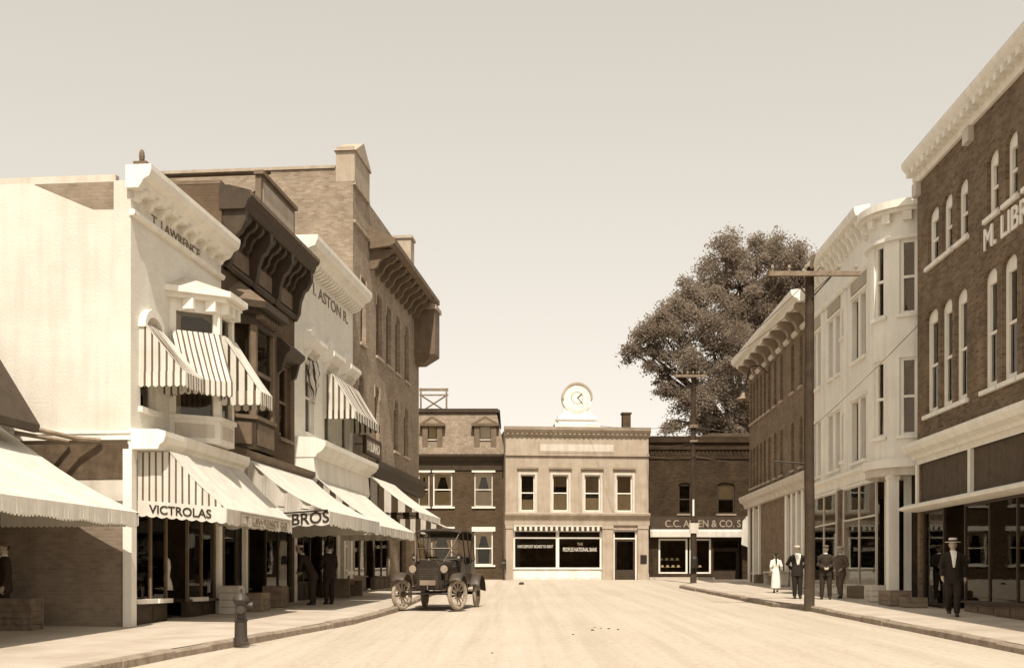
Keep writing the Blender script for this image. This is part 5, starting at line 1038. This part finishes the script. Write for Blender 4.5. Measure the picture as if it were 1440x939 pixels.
# ================================================================ motor car
BLK = mat('black_enamel', .024, .25, .2, 5, spec=.6); DUST = mat('dusty_black_enamel', .06, .5, .4, 4, spec=.4); TYR = mat('pale_rubber', .3, .85, .2, 10); SPK = mat('wheel_wood', .36, .6, .2, 8); LEA = mat('black_leather', .025, .5, .3, 10); NICK = mat('nickel', .5, .25, .1, 8, metal=1.0); TOPC = mat('dark_top_cloth', .04, .8, .3, 6)
def car(p, rz):
    o = obj_thing('motor_car', p, rz, 'dark open touring car with raised cloth top and wooden spoked wheels, parked at left kerb', 'car')
    def P(mb, name, m, par=None, smooth=False): return mb.build(name, m, par or o, smooth=smooth)
    r = .38
    def wheel(x, y, st):
        h = MB().tube([(-.09, 0, 0), (.09, 0, 0)], .075, 12); w = P(h, 'wheel', DUST); w.location = (x, y, r); w.rotation_euler = (0, 0, st)
        n, m = 28, 8; vs = []; fs = []
        for i in range(n):
            a = 2 * math.pi * i / n
            for k in range(m):
                b = 2 * math.pi * k / m; q = r - .045 + .045 * math.cos(b); vs.append((.045 * math.sin(b), q * math.cos(a), q * math.sin(a)))
        for i in range(n):
            for k in range(m): fs.append((i * m + k, i * m + (k + 1) % m, ((i + 1) % n) * m + (k + 1) % m, ((i + 1) % n) * m + k))
        P(MB().add(vs, fs), 'tyre', TYR, w, True)
        rm = MB()
        for i in range(24):
            a, b = 2 * math.pi * i / 24, 2 * math.pi * (i + 1) / 24
            c = [(x_, q * math.cos(t), q * math.sin(t)) for q, t, x_ in ((r - .1, a, -.03), (r - .06, a, -.03), (r - .06, b, -.03), (r - .1, b, -.03), (r - .1, a, .03), (r - .06, a, .03), (r - .06, b, .03), (r - .1, b, .03))]; rm.hexa(c)
        P(rm, 'rim', SPK, w)
        for i in range(12):
            a = 2 * math.pi * i / 12; P(MB().tube([(0, .05 * math.cos(a), .05 * math.sin(a)), (0, (r - .09) * math.cos(a), (r - .09) * math.sin(a))], [.026, .017], 6), 'spoke', SPK, w)
        return w
    st = R(-26)
    for x in (-.71, .71): wheel(x, 1.27, st); wheel(x, -1.27, 0)
    P(MB().tube([(-.66, 1.27, .4), (.66, 1.27, .4)], .03, 8).box(-.5, .5, -1.32, -1.22, .48, .53), 'front_axle', BLK)
    P(MB().tube([(-.66, -1.27, .4), (.66, -1.27, .4)], .045, 8).ball((0, -1.27, .4), .14), 'rear_axle', BLK)
    for x in (-.3, .3): P(MB().box(x - .03, x + .03, -1.4, 1.5, .52, .6), 'chassis_rail', BLK)
    P(MB().box(-.52, .52, -.35, 1.55, .58, .64), 'floor', BLK)
    # radiator, bonnet
    rd = P(MB().poly([(-.3, .52), (.3, .52), (.31, 1.05), (.2, 1.16), (.08, 1.19), (-.08, 1.19), (-.2, 1.16), (-.31, 1.05)], -1.4, -1.28), 'radiator', BLK)
    P(MB().poly([(-.25, .58), (.25, .58), (.25, 1.02), (-.25, 1.02)], -1.28, -1.402 + .11) if False else MB().box(-.24, .24, -1.405, -1.4, .6, 1.0), 'radiator_core', DUST, rd)
    for k in range(9): P(MB().box(-.24, .24, -1.412, -1.405, .62 + k * .043, .63 + k * .043), 'fin', BLK, rd)
    P(MB().rings([((0, 1.34, 1.19), .05, .05), ((0, 1.34, 1.24), .045, .045)], 10), 'filler_cap', NICK, rd)
    def loft(secs, mb=None):     # secs: (y, [(x,z)...]) same count
        mb = mb or MB(); n = len(secs[0][1]); vs = [(x, y, z) for y, pr in secs for x, z in pr]
        fs = [(i * n + k, i * n + k + 1, (i + 1) * n + k + 1, (i + 1) * n + k) for i in range(len(secs) - 1) for k in range(n - 1)]; fs += [tuple(range(n)), tuple(range(len(secs) * n - 1, (len(secs) - 1) * n - 1, -1))]; return mb.add(vs, fs)
    def hp(hw, zt, zb=.62): return [(-hw, zb), (-hw, zt - .2), (-hw * .78, zt - .06), (-hw * .3, zt), (hw * .3, zt), (hw * .78, zt - .06), (hw, zt - .2), (hw, zb)]
    bn = P(loft([(1.28, hp(.29, 1.15)), (.62, hp(.36, 1.2))]), 'bonnet', BLK); P(MB().box(-.012, .012, -1.28, -.62, 1.145, 1.215), 'hinge', DUST, bn)
    for s_ in (-1, 1):
        for k in range(6): P(MB().box(s_ * .335 - .02, s_ * .335 + .02, -1.15 + k * .08, -1.12 + k * .08, .72, .9), 'louvre', DUST, bn)
    P(loft([(.62, hp(.38, 1.22)), (.3, hp(.55, 1.26))]), 'cowl', BLK)
    # body tub: sides with door cuts
    for s_ in (-1, 1):
        x0, x1 = s_ * .53, s_ * .6
        P(MB().hexa([(x0, .3, .62), (x1, .3, .62), (x1, -.3, .62), (x0, -.3, .62), (x0, .3, 1.2), (x1, .3, 1.2), (x1, -.3, 1.12), (x0, -.3, 1.12)]), 'front_door', BLK)
        P(MB().hexa([(x0, -.31, .62), (x1, -.31, .62), (x1 * 1.04, -.9, .62), (x0 * 1.04, -.9, .62), (x0, -.31, 1.12), (x1, -.31, 1.12), (x1 * 1.04, -.9, 1.12), (x0 * 1.04, -.9, 1.12)]), 'rear_door', BLK)
        P(MB().hexa([(x0 * 1.04, -.91, .62), (x1 * 1.04, -.91, .62), (x1, -1.6, .7), (x0, -1.6, .7), (x0 * 1.04, -.91, 1.12), (x1 * 1.04, -.91, 1.12), (x1, -1.6, 1.22), (x0, -1.6, 1.22)]), 'quarter_panel', BLK)
        P(MB().box(s_ * .62 - .11, s_ * .62 + .16, -.75, .8, .46, .49), 'running_board', DUST)
        # wings: arched strips over the wheels
        for yc, a0, a1, nm in ((1.27, .7, 2.95, 'front_wing'), (-1.27, .35, 3.0, 'rear_wing')):
            n = 14; vs = []; fs = []; rr_ = .5
            for i in range(n + 1):
                a = a0 + (a1 - a0) * i / n; y, z = yc + rr_ * math.cos(a), r + rr_ * math.sin(a)
                for x, dz in ((.56, -.03), (.6, .0), (.74, .02), (.86, -.01), (.88, -.04)): vs.append((s_ * x, y, max(z + dz, .44)))
            for i in range(n):
                for k in range(4): fs.append((i * 5 + k, i * 5 + k + 1, (i + 1) * 5 + k + 1, (i + 1) * 5 + k))
            w = P(MB().add(vs, fs), nm, DUST, None, True); md = w.modifiers.new('solidify', 'SOLIDIFY'); md.thickness = .014
        P(MB().hexa([(s_ * .36, 1.0, .5), (s_ * .6, .85, .5), (s_ * .6, .3, .5), (s_ * .4, .3, .5), (s_ * .36, 1.0, .58), (s_ * .6, .85, .56), (s_ * .6, .3, .56), (s_ * .4, .3, .58)]), 'splash_apron', DUST)
        hl = P(MB().tube([(s_ * .4, 1.2, .98), (s_ * .4, 1.28, .98), (s_ * .4, 1.4, .98), (s_ * .4, 1.43, .98)], [.05, .08, .1, .105], 18), 'headlight', BLK, None, True); P(MB().tube([(s_ * .4, 1.43, .98), (s_ * .4, 1.445, .98)], [.095, .08], 18), 'lens', mat('lamp_lens', .3, .12, .05, spec=.8), hl); P(MB().tube([(s_ * .4, 1.3, .86), (s_ * .38, 1.28, .6)], .018, 6), 'bracket', BLK, hl)
        sl_ = P(MB().box(s_ * .58 - .05, s_ * .58 + .05, -.5, -.4, 1.2, 1.36).tube([(s_ * .58, .45, 1.36), (s_ * .58, .45, 1.42)], [.045, .02], 8), 'side_lamp', BLK); P(MB().tube([(s_ * .58, .5, 1.28), (s_ * .58, .51, 1.28)], .035, 10), 'lens', MATS['lamp_lens'], sl_)
    P(MB().hexa([(-.6, -1.52, .7), (.6, -1.52, .7), (.6, -1.62, .7), (-.6, -1.62, .7), (-.58, -1.58, 1.24), (.58, -1.58, 1.24), (.58, -1.68, 1.24), (-.58, -1.68, 1.24)]), 'back_panel', BLK)
    for y in (-.25, -1.3):
        s_ = P(MB().box(-.52, .52, -y - .22, -y + .25, .85, .98).hexa([(-.52, y - .22, .95), (.52, y - .22, .95), (.52, y - .34, .95), (-.52, y - .34, .95), (-.52, y - .3, 1.38), (.52, y - .3, 1.38), (.52, y - .4, 1.38), (-.52, y - .4, 1.38)]) if False else MB().hexa([(-.52, y + .25, .72), (.52, y + .25, .72), (.52, y - .2, .72), (-.52, y - .2, .72), (-.52, y + .25, .95), (.52, y + .25, .95), (.52, y - .2, .92), (-.52, y - .2, .92)]).hexa([(-.52, y - .13, .92), (.52, y - .13, .92), (.52, y - .26, .92), (-.52, y - .26, .92), (-.52, y - .22, 1.32), (.52, y - .22, 1.32), (.52, y - .33, 1.32), (-.52, y - .33, 1.32)]), 'seat', LEA)
    P(MB().tube([(-.25, .3, .95), (-.25, .02, 1.28)], .018, 6), 'steering_column', BLK); n = 20
    P(MB().tube([(-.25 + .19 * math.cos(2 * math.pi * i / n), .02 + .1 * math.sin(2 * math.pi * i / n) , 1.28 + .15 * math.sin(2 * math.pi * i / n)) for i in range(n + 1)], .014, 6, False), 'steering_wheel', BLK)
    # windscreen: two lights in a frame, slightly raked
    ws = P(MB().tube([(-.55, .32, 1.22), (-.55, .28, 1.78)], .018, 6).tube([(.55, .32, 1.22), (.55, .28, 1.78)], .018, 6).tube([(-.55, .28, 1.78), (.55, .28, 1.78)], .014, 6).tube([(-.55, .3, 1.5), (.55, .3, 1.5)], .014, 6).tube([(-.55, .32, 1.23), (.55, .32, 1.23)], .014, 6), 'windscreen', DUST)
    P(MB().hexa([(-.54, .324, 1.24), (.54, .324, 1.24), (.54, .318, 1.24), (-.54, .318, 1.24), (-.54, .304, 1.49), (.54, .304, 1.49), (.54, .298, 1.49), (-.54, .298, 1.49)]), 'pane', GLASS, ws); P(MB().hexa([(-.54, .304, 1.51), (.54, .304, 1.51), (.54, .298, 1.51), (-.54, .298, 1.51), (-.54, .284, 1.77), (.54, .284, 1.77), (.54, .278, 1.77), (-.54, .278, 1.77)]), 'pane', GLASS, ws)
    # cloth top
    def tp(y, z, hw=.58): return (y, [(-hw, z - .05), (-hw * .96, z - .01), (-hw * .5, z + .02), (0, z + .03), (hw * .5, z + .02), (hw * .96, z - .01), (hw, z - .05)])
    secs = [tp(.42, 1.9), tp(.1, 1.96), tp(-.5, 1.99), tp(-1.0, 1.98), tp(-1.3, 1.93), tp(-1.5, 1.75)]
    n = 7; vs = [(x, y, z) for y, pr in secs for x, z in pr]; fs = [(i * n + k, i * n + k + 1, (i + 1) * n + k + 1, (i + 1) * n + k) for i in range(len(secs) - 1) for k in range(n - 1)]
    t = P(MB().add(vs, fs), 'cloth_top', TOPC); md = t.modifiers.new('solidify', 'SOLIDIFY'); md.thickness = .02
    for s_ in (-1, 1):
        for a, b in (((s_ * .6, -.35, 1.1), (s_ * .6, .1, 1.88)), ((s_ * .6, -.95, 1.15), (s_ * .6, -.5, 1.9)), ((s_ * .6, -.95, 1.15), (s_ * .6, -1.2, 1.9))): P(MB().tube([a, b], .018, 6), 'top_bow', BLK)
        P(MB().tube([(s_ * .57, .42, 1.85), (s_ * .36, 1.28, 1.15)], .012, 5), 'top_strap', MIDW)
        P(MB().add([(s_ * .58, -1.2, 1.88), (s_ * .58, -1.42, 1.82), (s_ * .6, -1.66, 1.25), (s_ * .6, -1.5, 1.2)], [(0, 1, 2, 3)]), 'quarter_curtain', CREAM if s_ > 0 else TOPC)
    P(MB().box(-.2, .2, -1.49, -1.475, .6, .72), 'number_plate', INKB)
    P(MB().tube([(0, 1.42, .64), (0, 1.5, .56), (0, 1.5, .48)], .015, 6), 'starting_crank', NICK)
    o.scale = (1.06, 1.06, 1.1)
    return o
pf = gpt(605, 859)
HD = R(9); hv = Vector((-math.sin(HD), -math.cos(HD)))
car(Vector((pf.x - hv.x * 1.27, pf.y - hv.y * 1.27, G(pf.y + 1.27))), math.pi - HD)
# ================================================================ people
def person(label, p, H, face, suit, legs=None, arms=None, feet=None, lean=0.0, hat=None, hatm=None, shirt=None, tie=None, dress=None, hair=None, jacket=True, trousers=None, squat=0.0, braid=False, hatband=None, headturn=0.0, vest=None):
    """one continuous body: lofted parts fused by a voxel remesh, material by nearest part; local +Y is the way the person faces"""
    o = obj_thing('person', p, face, label, 'person', 'people in the street')
    mats = []; prims = []
    trousers = trousers or suit; hair = hair or INK; shoe = mat('shoe_leather', .03, .5, .2)
    def pr(mb, m): prims.append((mb, m))
    s = H
    def up(z): return (0, lean * max(0, z - .5) * s * 1.0, (z - squat) * s)   # torso shear for a bent back
    def V(x, y, z): b = up(z); return Vector((x * s, y * s + b[1], b[2]))
    top = dress or suit
    tz = [(.47, .096, .074), (.52, .106, .082), (.58, .1, .08), (.64, .1, .078), (.71, .112, .08), (.77, .122, .074), (.808, .112, .06), (.833, .066, .047)]
    if dress: tz = [(.5, .085, .07), (.56, .078, .062), (.61, .066, .055), (.68, .08, .064), (.76, .088, .058), (.8, .08, .048), (.825, .05, .04)]
    mb = MB(); mb.rings([(up(z), rx * s, ry * s) for z, rx, ry in tz], 18); pr(mb, top)
    mb = MB(); mb.rings([(up(.8), .032 * s, .034 * s), (up(.87), .03 * s, .032 * s)], 12); pr(mb, SKIN)
    hc = up(.925)
    def head(zr): return (hc[0], hc[1] + .006 * s, hc[2] + zr * s)
    mb = MB(); mb.rings([(head(-.068), .018 * s, .022 * s), (head(-.058), .03 * s, .037 * s), (head(-.035), .04 * s, .048 * s), (head(0), .045 * s, .055 * s), (head(.035), .043 * s, .054 * s), (head(.058), .03 * s, .038 * s), (head(.068), .01 * s, .012 * s)], 16)
    mb.rings([((0, hc[1] + .062 * s, hc[2] - .022 * s), .01 * s, .012 * s), ((0, hc[1] + .058 * s, hc[2] + .006 * s), .006 * s, .008 * s)], 8)
    for q in (-1, 1): mb.ball((q * .047 * s, hc[1], hc[2] - .005 * s), (.008 * s, .012 * s, .02 * s), 8, 6)
    pr(mb, SKIN)
    mb = MB(); mb.ball((0, hc[1] - .014 * s, hc[2] + .02 * s), (.047 * s, .05 * s, .056 * s)); pr(mb, hair)
    if jacket and not dress: mb = MB(); mb.rings([(up(.42), .116 * s, .09 * s), (up(.5), .113 * s, .088 * s), (up(.6), .102 * s, .08 * s)], 18); pr(mb, suit)
    if dress:
        mb = MB(); mb.rings([(up(.11), .12 * s, .115 * s), (up(.3), .11 * s, .1 * s), (up(.45), .098 * s, .085 * s), (up(.56), .078 * s, .062 * s)], 20); pr(mb, dress)
    feet = feet or [((-.05, 0, 0), (-.055, .01, .27)), ((.05, 0, 0), (.055, .01, .27))]
    for q, (ft, kn) in zip((-1, 1), feet):
        hip_ = V(q * .05, 0, .5); k = Vector(kn) * s; a = Vector(ft) * s + Vector((0, 0, .045 * s)); m = SKIN if dress else trousers
        mb = MB(); mb.tube([hip_, hip_.lerp(k, .5), k, k.lerp(a, .4), a], [r_ * s for r_ in ((.062, .058, .047, .043, .037) if not dress else (.045, .04, .03, .028, .018))], 12); pr(mb, m)
        f = Vector(ft) * s; mb = MB(); mb.rings([((f.x, f.y + .03 * s, f.z), .027 * s, .07 * s), ((f.x, f.y + .03 * s, f.z + .022 * s), .026 * s, .066 * s), ((f.x, f.y + .01 * s, f.z + .045 * s), .022 * s, .035 * s)], 12); pr(mb, shoe)
    arms = arms or [((-.135, -.01, .63), (-.13, .03, .49)), ((.135, -.01, .63), (.13, .03, .49))]
    for q, (el, ha) in zip((-1, 1), arms):
        sh_ = V(q * (.1 if not dress else .082), 0, .79); e = V(*el); h = V(*ha); m = dress or suit
        mb = MB(); mb.tube([sh_, sh_.lerp(e, .5), e, e.lerp(h, .5), h], [r_ * s for r_ in (.043, .041, .037, .033, .026)], 10); pr(mb, m)
        d = (h - e).normalized(); up_ = Vector((0, 1, 0)) if abs(d.y) < .8 else Vector((0, 0, 1)); sd_ = d.cross(up_).normalized(); mb = MB()
        mb.tube([h, h + d * .028 * s, h + d * .048 * s], [.017 * s, .022 * s, .02 * s], 8)
        for fi in range(4):
            off_ = up_ * (fi - 1.5) * .0105 * s; L = (.036, .042, .04, .03)[fi] * s; b0 = h + d * .045 * s + off_; b1 = b0 + d * L * .55; b2 = b1 + (d * .6 - sd_ * q * .5).normalized() * L * .5; mb.tube([b0, b1, b2], .0058 * s, 6)
        mb.tube([h + d * .015 * s + up_ * .016 * s, h + d * .035 * s + up_ * .034 * s, h + d * .055 * s + up_ * .036 * s], .0065 * s, 6); pr(mb, SKIN)
    # fuse
    allm = MB(); kd_pts = []; used = []
    for mb, m in prims:
        if m not in used: used.append(m)
        b = len(allm.v); allm.add(mb.v, mb.f); kd_pts += [(v, used.index(m)) for v in mb.v]
        for f in mb.f:      # denser samples for the nearest-part lookup
            c = sum((Vector(mb.v[i]) for i in f), Vector()) / len(f); kd_pts.append((tuple(c), used.index(m)))
    tmp = allm.build('tmp', used); md = tmp.modifiers.new('r', 'REMESH'); md.mode = 'VOXEL'; md.voxel_size = .0095
    sm = tmp.modifiers.new('s', 'SMOOTH'); sm.factor = .5; sm.iterations = 2
    dg = bpy.context.evaluated_depsgraph_get(); dg.update(); me = bpy.data.meshes.new_from_object(tmp.evaluated_get(dg)); bpy.data.objects.remove(tmp)
    me.name = 'body'; kd = kdtree.KDTree(len(kd_pts))
    for i, (v, _) in enumerate(kd_pts): kd.insert(v, i)
    kd.balance(); me.materials.clear()
    for m in used: me.materials.append(m)
    me.polygons.foreach_set('material_index', [kd_pts[kd.find(pl_.center)[1]][1] for pl_ in me.polygons]); me.polygons.foreach_set('use_smooth', [True] * len(me.polygons)); me.update()
    bo = bpy.data.objects.new('body', me); C.objects.link(bo); bo.parent = o
    def ch(mb, n, m): return mb.build(n, m, o)
    for q in (-1, 1): ch(MB().ball((q * .018 * s, hc[1] + .054 * s, hc[2] + .004 * s), (.006 * s, .005 * s, .004 * s), 8, 6), 'eye', INK)
    ch(MB().ball((0, hc[1] + .055 * s, hc[2] - .038 * s), (.014 * s, .005 * s, .003 * s), 8, 6), 'mouth', mat('lips', .2, .6, .1))
    if shirt:       # open jacket front: the shirt shows as a narrow panel on the chest
        mb = MB(); n = 6; vs = []
        for i in range(n + 1):
            z = .63 + .205 * i / n; hw = (.01 + .03 * i / n) * (1.5 if vest else 1); ry = .078 + .006 * math.sin(math.pi * i / n) - (.032 * max(0, (z - .765) / .06))
            for x in (-hw, 0, hw): b = up(z); vs.append((x * s, b[1] + (ry + .007 - .25 * abs(x)) * s, b[2]))
        mb.add(vs, [(i * 3 + k, i * 3 + k + 1, (i + 1) * 3 + k + 1, (i + 1) * 3 + k) for i in range(n) for k in (0, 1)]); w = ch(mb, 'shirt_front', shirt); m_ = w.modifiers.new('t', 'SOLIDIFY'); m_.thickness = .012
    if not dress: ch(MB().rings([(up(.832), .039 * s, .042 * s), (up(.855), .035 * s, .038 * s)], 14), 'collar', WSH)
    if tie:
        b0, b1 = up(.8), up(.63); mb = MB(); mb.hexa([(-.007 * s, b1[1] + .097 * s, b1[2]), (.007 * s, b1[1] + .097 * s, b1[2]), (.007 * s, b1[1] + .09 * s, b1[2]), (-.007 * s, b1[1] + .09 * s, b1[2]), (-.005 * s, b0[1] + .078 * s, b0[2]), (.005 * s, b0[1] + .078 * s, b0[2]), (.005 * s, b0[1] + .068 * s, b0[2]), (-.005 * s, b0[1] + .068 * s, b0[2])]); ch(mb, 'necktie', tie)
    if hat:
        zt_ = hc[2] + .03 * s; y0 = hc[1]
        if hat == 'boater':
            ch(MB().rings([((0, y0, zt_), .098 * s, .108 * s), ((0, y0, zt_ + .01), .098 * s, .108 * s), ((0, y0, zt_ + .012), .054 * s, .062 * s), ((0, y0, zt_ + .055 * s), .052 * s, .06 * s), ((0, y0, zt_ + .058 * s), .045 * s, .052 * s)], 24), 'straw_hat', hatm); ch(MB().rings([((0, y0, zt_ + .014), .0555 * s, .0635 * s), ((0, y0, zt_ + .03 * s), .0555 * s, .0635 * s)], 24), 'hat_band', hatband or INK)
        elif hat == 'cap':
            ch(MB().rings([((0, y0, zt_ - .004 * s), .049 * s, .058 * s), ((0, y0 + .004 * s, zt_ + .016 * s), .062 * s, .07 * s), ((0, y0 + .002 * s, zt_ + .034 * s), .055 * s, .062 * s), ((0, y0, zt_ + .042 * s), .03 * s, .034 * s)], 18), 'cap', hatm); ch(MB().rings([((0, y0 + .055 * s, zt_ - .004 * s), .036 * s, .034 * s), ((0, y0 + .055 * s, zt_ + .004 * s), .036 * s, .034 * s)], 14), 'cap_peak', hatm)
        elif hat == 'felt':
            ch(MB().rings([((0, y0, zt_), .08 * s, .09 * s), ((0, y0, zt_ + .008 * s), .082 * s, .092 * s), ((0, y0, zt_ + .012 * s), .053 * s, .06 * s), ((0, y0, zt_ + .05 * s), .046 * s, .054 * s), ((0, y0, zt_ + .062 * s), .02 * s, .03 * s)], 20), 'felt_hat', hatm)
    if braid: ch(MB().tube([(0, hc[1] - .05 * s, hc[2] - .02 * s), (0, hc[1] - .075 * s, hc[2] - .09 * s), (.004 * s, hc[1] - .082 * s, hc[2] - .17 * s), (0, hc[1] - .08 * s, hc[2] - .25 * s)], [.022 * s, .02 * s, .016 * s, .008 * s], 8), 'braid', hair)
    return o
DKS = mat('dark_suit', .022, .85, .3, 8, .2, 60); BLS = mat('charcoal_suit', .035, .85, .3, 8, .2, 60); BRS = mat('brown_suit', .12, .85, .2, 8, .2, 60); WSH = mat('white_shirt', .75, .8, .05); WDR = mat('white_dress_cloth', .74, .85, .06, 6, .2, 40); STRAW = mat('straw', .66, .8, .12, 20, .3, 80); CAPM = mat('pale_cap', .5, .85, .15, 10); CAPD = mat('tweed_cap', .14, .85, .3, 20); GREYH = mat('grey_hair', .4, .8, .2, 30)
SK = SW + .016
p = gpt(1340, 866, SK)
person('walking person in dark suit, white shirt and straw boater on the right pavement', p, 1.72, R(168), DKS, shirt=WSH, hat='boater', hatm=STRAW, feet=[((-.03, .12, .0), (-.045, .09, .27)), ((.03, -.15, .03), (.05, .03, .28))], arms=[((-.145, -.05, .64), (-.15, -.02, .5)), ((.145, .0, .63), (.14, .08, .51))])
p = gpt(1121, 841, SK)
person('person in dark jacket, white shirt and tie, hands behind back, beside the thick pole', p, 1.62, R(178), DKS, shirt=WSH, tie=BRS, vest=True, hair=GREYH, hat='cap', hatm=CAPM, arms=[((-.175, -.07, .64), (-.07, -.1, .54)), ((.175, -.07, .64), (.07, -.1, .54))], feet=[((-.05, .02, 0), (-.052, .02, .27)), ((.045, -.02, 0), (.05, .01, .27))])
p = gpt(1161, 842, SK)
person('person in dark suit and cap with hands clasped in front, right of the thick pole', p, 1.63, R(172), BLS, shirt=None, hat='cap', hatm=CAPD, arms=[((-.145, .03, .64), (-.03, .12, .57)), ((.145, .03, .64), (.03, .12, .57))], feet=[((-.075, 0, 0), (-.065, .02, .27)), ((.075, .01, 0), (.065, .02, .27))])
p = gpt(1182, 840.5, SK)
person('person in lighter brown suit and pale cap, rightmost of the standing men', p, 1.6, R(125), BRS, hat='cap', hatm=CAPM, arms=[((-.14, -.04, .64), (-.1, .08, .56)), ((.14, -.06, .64), (.1, .04, .55))], feet=[((-.05, .05, 0), (-.05, .05, .27)), ((.05, -.08, 0), (.055, .0, .27))])
p = gpt(1091, 833, SK)
person('girl in white dress with a long dark braid, walking away on the far pavement', p, 1.42, R(-4), SKIN, dress=WDR, hair=INK, braid=True, feet=[((-.03, .07, 0), (-.04, .06, .26)), ((.03, -.06, .02), (.04, .02, .27))], arms=[((-.12, -.02, .63), (-.11, .04, .52)), ((.13, -.03, .65), (.15, .04, .55))])
p = gpt(463, 849, SK)
person('dark suited person in felt hat standing with back turned, under the BROS awning', p, 1.66, R(40), DKS, hat='felt', hatm=DKS, arms=[((-.14, .03, .64), (-.08, .12, .58)), ((.14, .02, .63), (.12, .06, .5))])
p = gpt(440, 850, SK)
person('dark clothed person in pale cap bending forward beside the man in felt hat', p, 1.62, R(80), BLS, hat='cap', hatm=CAPM, lean=.55, arms=[((-.12, .12, .62), (-.06, .2, .56)), ((.12, .12, .62), (.06, .2, .54))])
p = gpt(6, 884, SK)
person('person in dark clothes standing at the left border under the nearest awning', p, 1.62, R(120), BLS, hat='cap', hatm=CAPD, shirt=WSH)
# ================================================================ the elm behind the right row
def tree():
    Y = 84.0
    base = Vector(((1035 - CX) / FPX * Y, Y, G(Y))); o = obj_thing('elm_tree', base, 0, 'tall spreading leafy elm rising behind the far brick block', 'tree')
    BARK = mat('bark', .09, .95, .3, 6, .6, 12, k=1.1)
    lobes = [(893, 497, 15, -4), (902, 475, 18, -3), (930, 550, 12, -4), (948, 590, 18, -4), (1040, 405, 62, 0), (985, 440, 55, -2), (935, 475, 42, -3), (905, 490, 24, -3), (1085, 385, 50, 1), (1125, 400, 52, 1), (1010, 490, 55, -3), (1060, 470, 60, 1), (1100, 450, 55, 3), (965, 570, 30, -4), (1000, 560, 38, -3), (1035, 545, 42, 0), (1025, 590, 22, -2), (980, 595, 20, -3), (1065, 355, 30, 2), (1020, 365, 34, -1), (955, 500, 30, -4), (1150, 380, 40, 3), (1160, 430, 60, 5), (1110, 520, 60, 4), (925, 525, 14, -3), (918, 505, 16, -4), (1060, 560, 30, -1), (940, 545, 9, -4)]
    rnd = random.Random(11); LV = []; trunk_top = Vector((0, 0, 9))
    limbs = MB(); limbs.tube([(0, 0, -.3), (.1, 0, 3), (-.1, .1, 6), (0, 0, 9.5)], [.75, .58, .5, .42], 12)
    vs = []; fs = []
    for lx, ly, lr, dy in lobes:
        yy = Y + dy; c = Vector(((lx - CX) / FPX * yy, yy, CAMZ + (CY - ly) / FPX * yy)) - base; r = lr / FPX * yy
        mid = trunk_top.lerp(c, .5) + Vector((rnd.uniform(-.5, .5), rnd.uniform(-.5, .5), rnd.uniform(-.4, .9)))
        limbs.tube([trunk_top - Vector((0, 0, rnd.uniform(.3, 3))), mid, c], [.26, .15, .05], 7)
        nc = max(6, int(24 * (r / 2.5) ** 2))
        for _ in range(nc):
            d = Vector((rnd.gauss(0, 1), rnd.gauss(0, 1), rnd.gauss(0, 1))).normalized(); cc = c + d * r * (rnd.uniform(.3, 1.0) ** .6) * Vector((1, 1, .85)).length / 1.65
            cr = rnd.uniform(.45, 1.0) * min(1.0, .35 + r * .32); limbs.tube([c, c.lerp(cc, .6) + Vector((0, 0, .15)), cc], [.045, .025, .01], 4)
            for _ in range(int(800 * cr * cr) + 60):
                q = Vector((rnd.gauss(0, .5), rnd.gauss(0, .5), rnd.gauss(0, .36))) * cr + cc; q.z -= .25 * (Vector((q.x - cc.x, q.y - cc.y)).length) ** 2 / max(.3, cr)
                a = Vector((rnd.gauss(0, 1), rnd.gauss(0, 1), rnd.gauss(0, .6))).normalized(); b = a.cross(Vector((rnd.gauss(0, 1), rnd.gauss(0, 1), rnd.gauss(0, 1)))).normalized(); L = rnd.uniform(.055, .12); i = len(vs)
                vs += [q - a * L, q + b * L * .5, q + a * L, q - b * L * .5]; fs.append((i, i + 1, i + 2, i + 3))
    LEAF = mat('elm_leaf', .33, 1.0, .35, .4, k=1.05)
    t = LEAF.node_tree; N = t.nodes; pb = N['Principled BSDF']; tl = N.new('ShaderNodeBsdfTranslucent'); x = N.new('ShaderNodeMixShader'); x.inputs[0].default_value = .6; t.links.new(pb.inputs['Base Color'].links[0].from_socket, tl.inputs[0]); t.links.new(pb.outputs[0], x.inputs[1]); t.links.new(tl.outputs[0], x.inputs[2]); t.links.new(x.outputs[0], N['Material Output'].inputs[0])
    limbs.build('trunk', BARK, o); MB().add(vs, fs).build('crown', LEAF, o)
tree()
# a few more wires strung along the right side
for k, dx in enumerate((-.55, .25, .75)): wire((P1p.x + dx, P1p.y - .2, P1p.z + P1h - .05), (P2p.x + dx * .7 - .2, P2p.y - .2, P2p.z + P2h - .25), .35, ('long wire between the two poles, just left of the shafts', 'long wire between the two poles, just right of the shafts', 'long wire between the two poles, outermost on the right')[k])
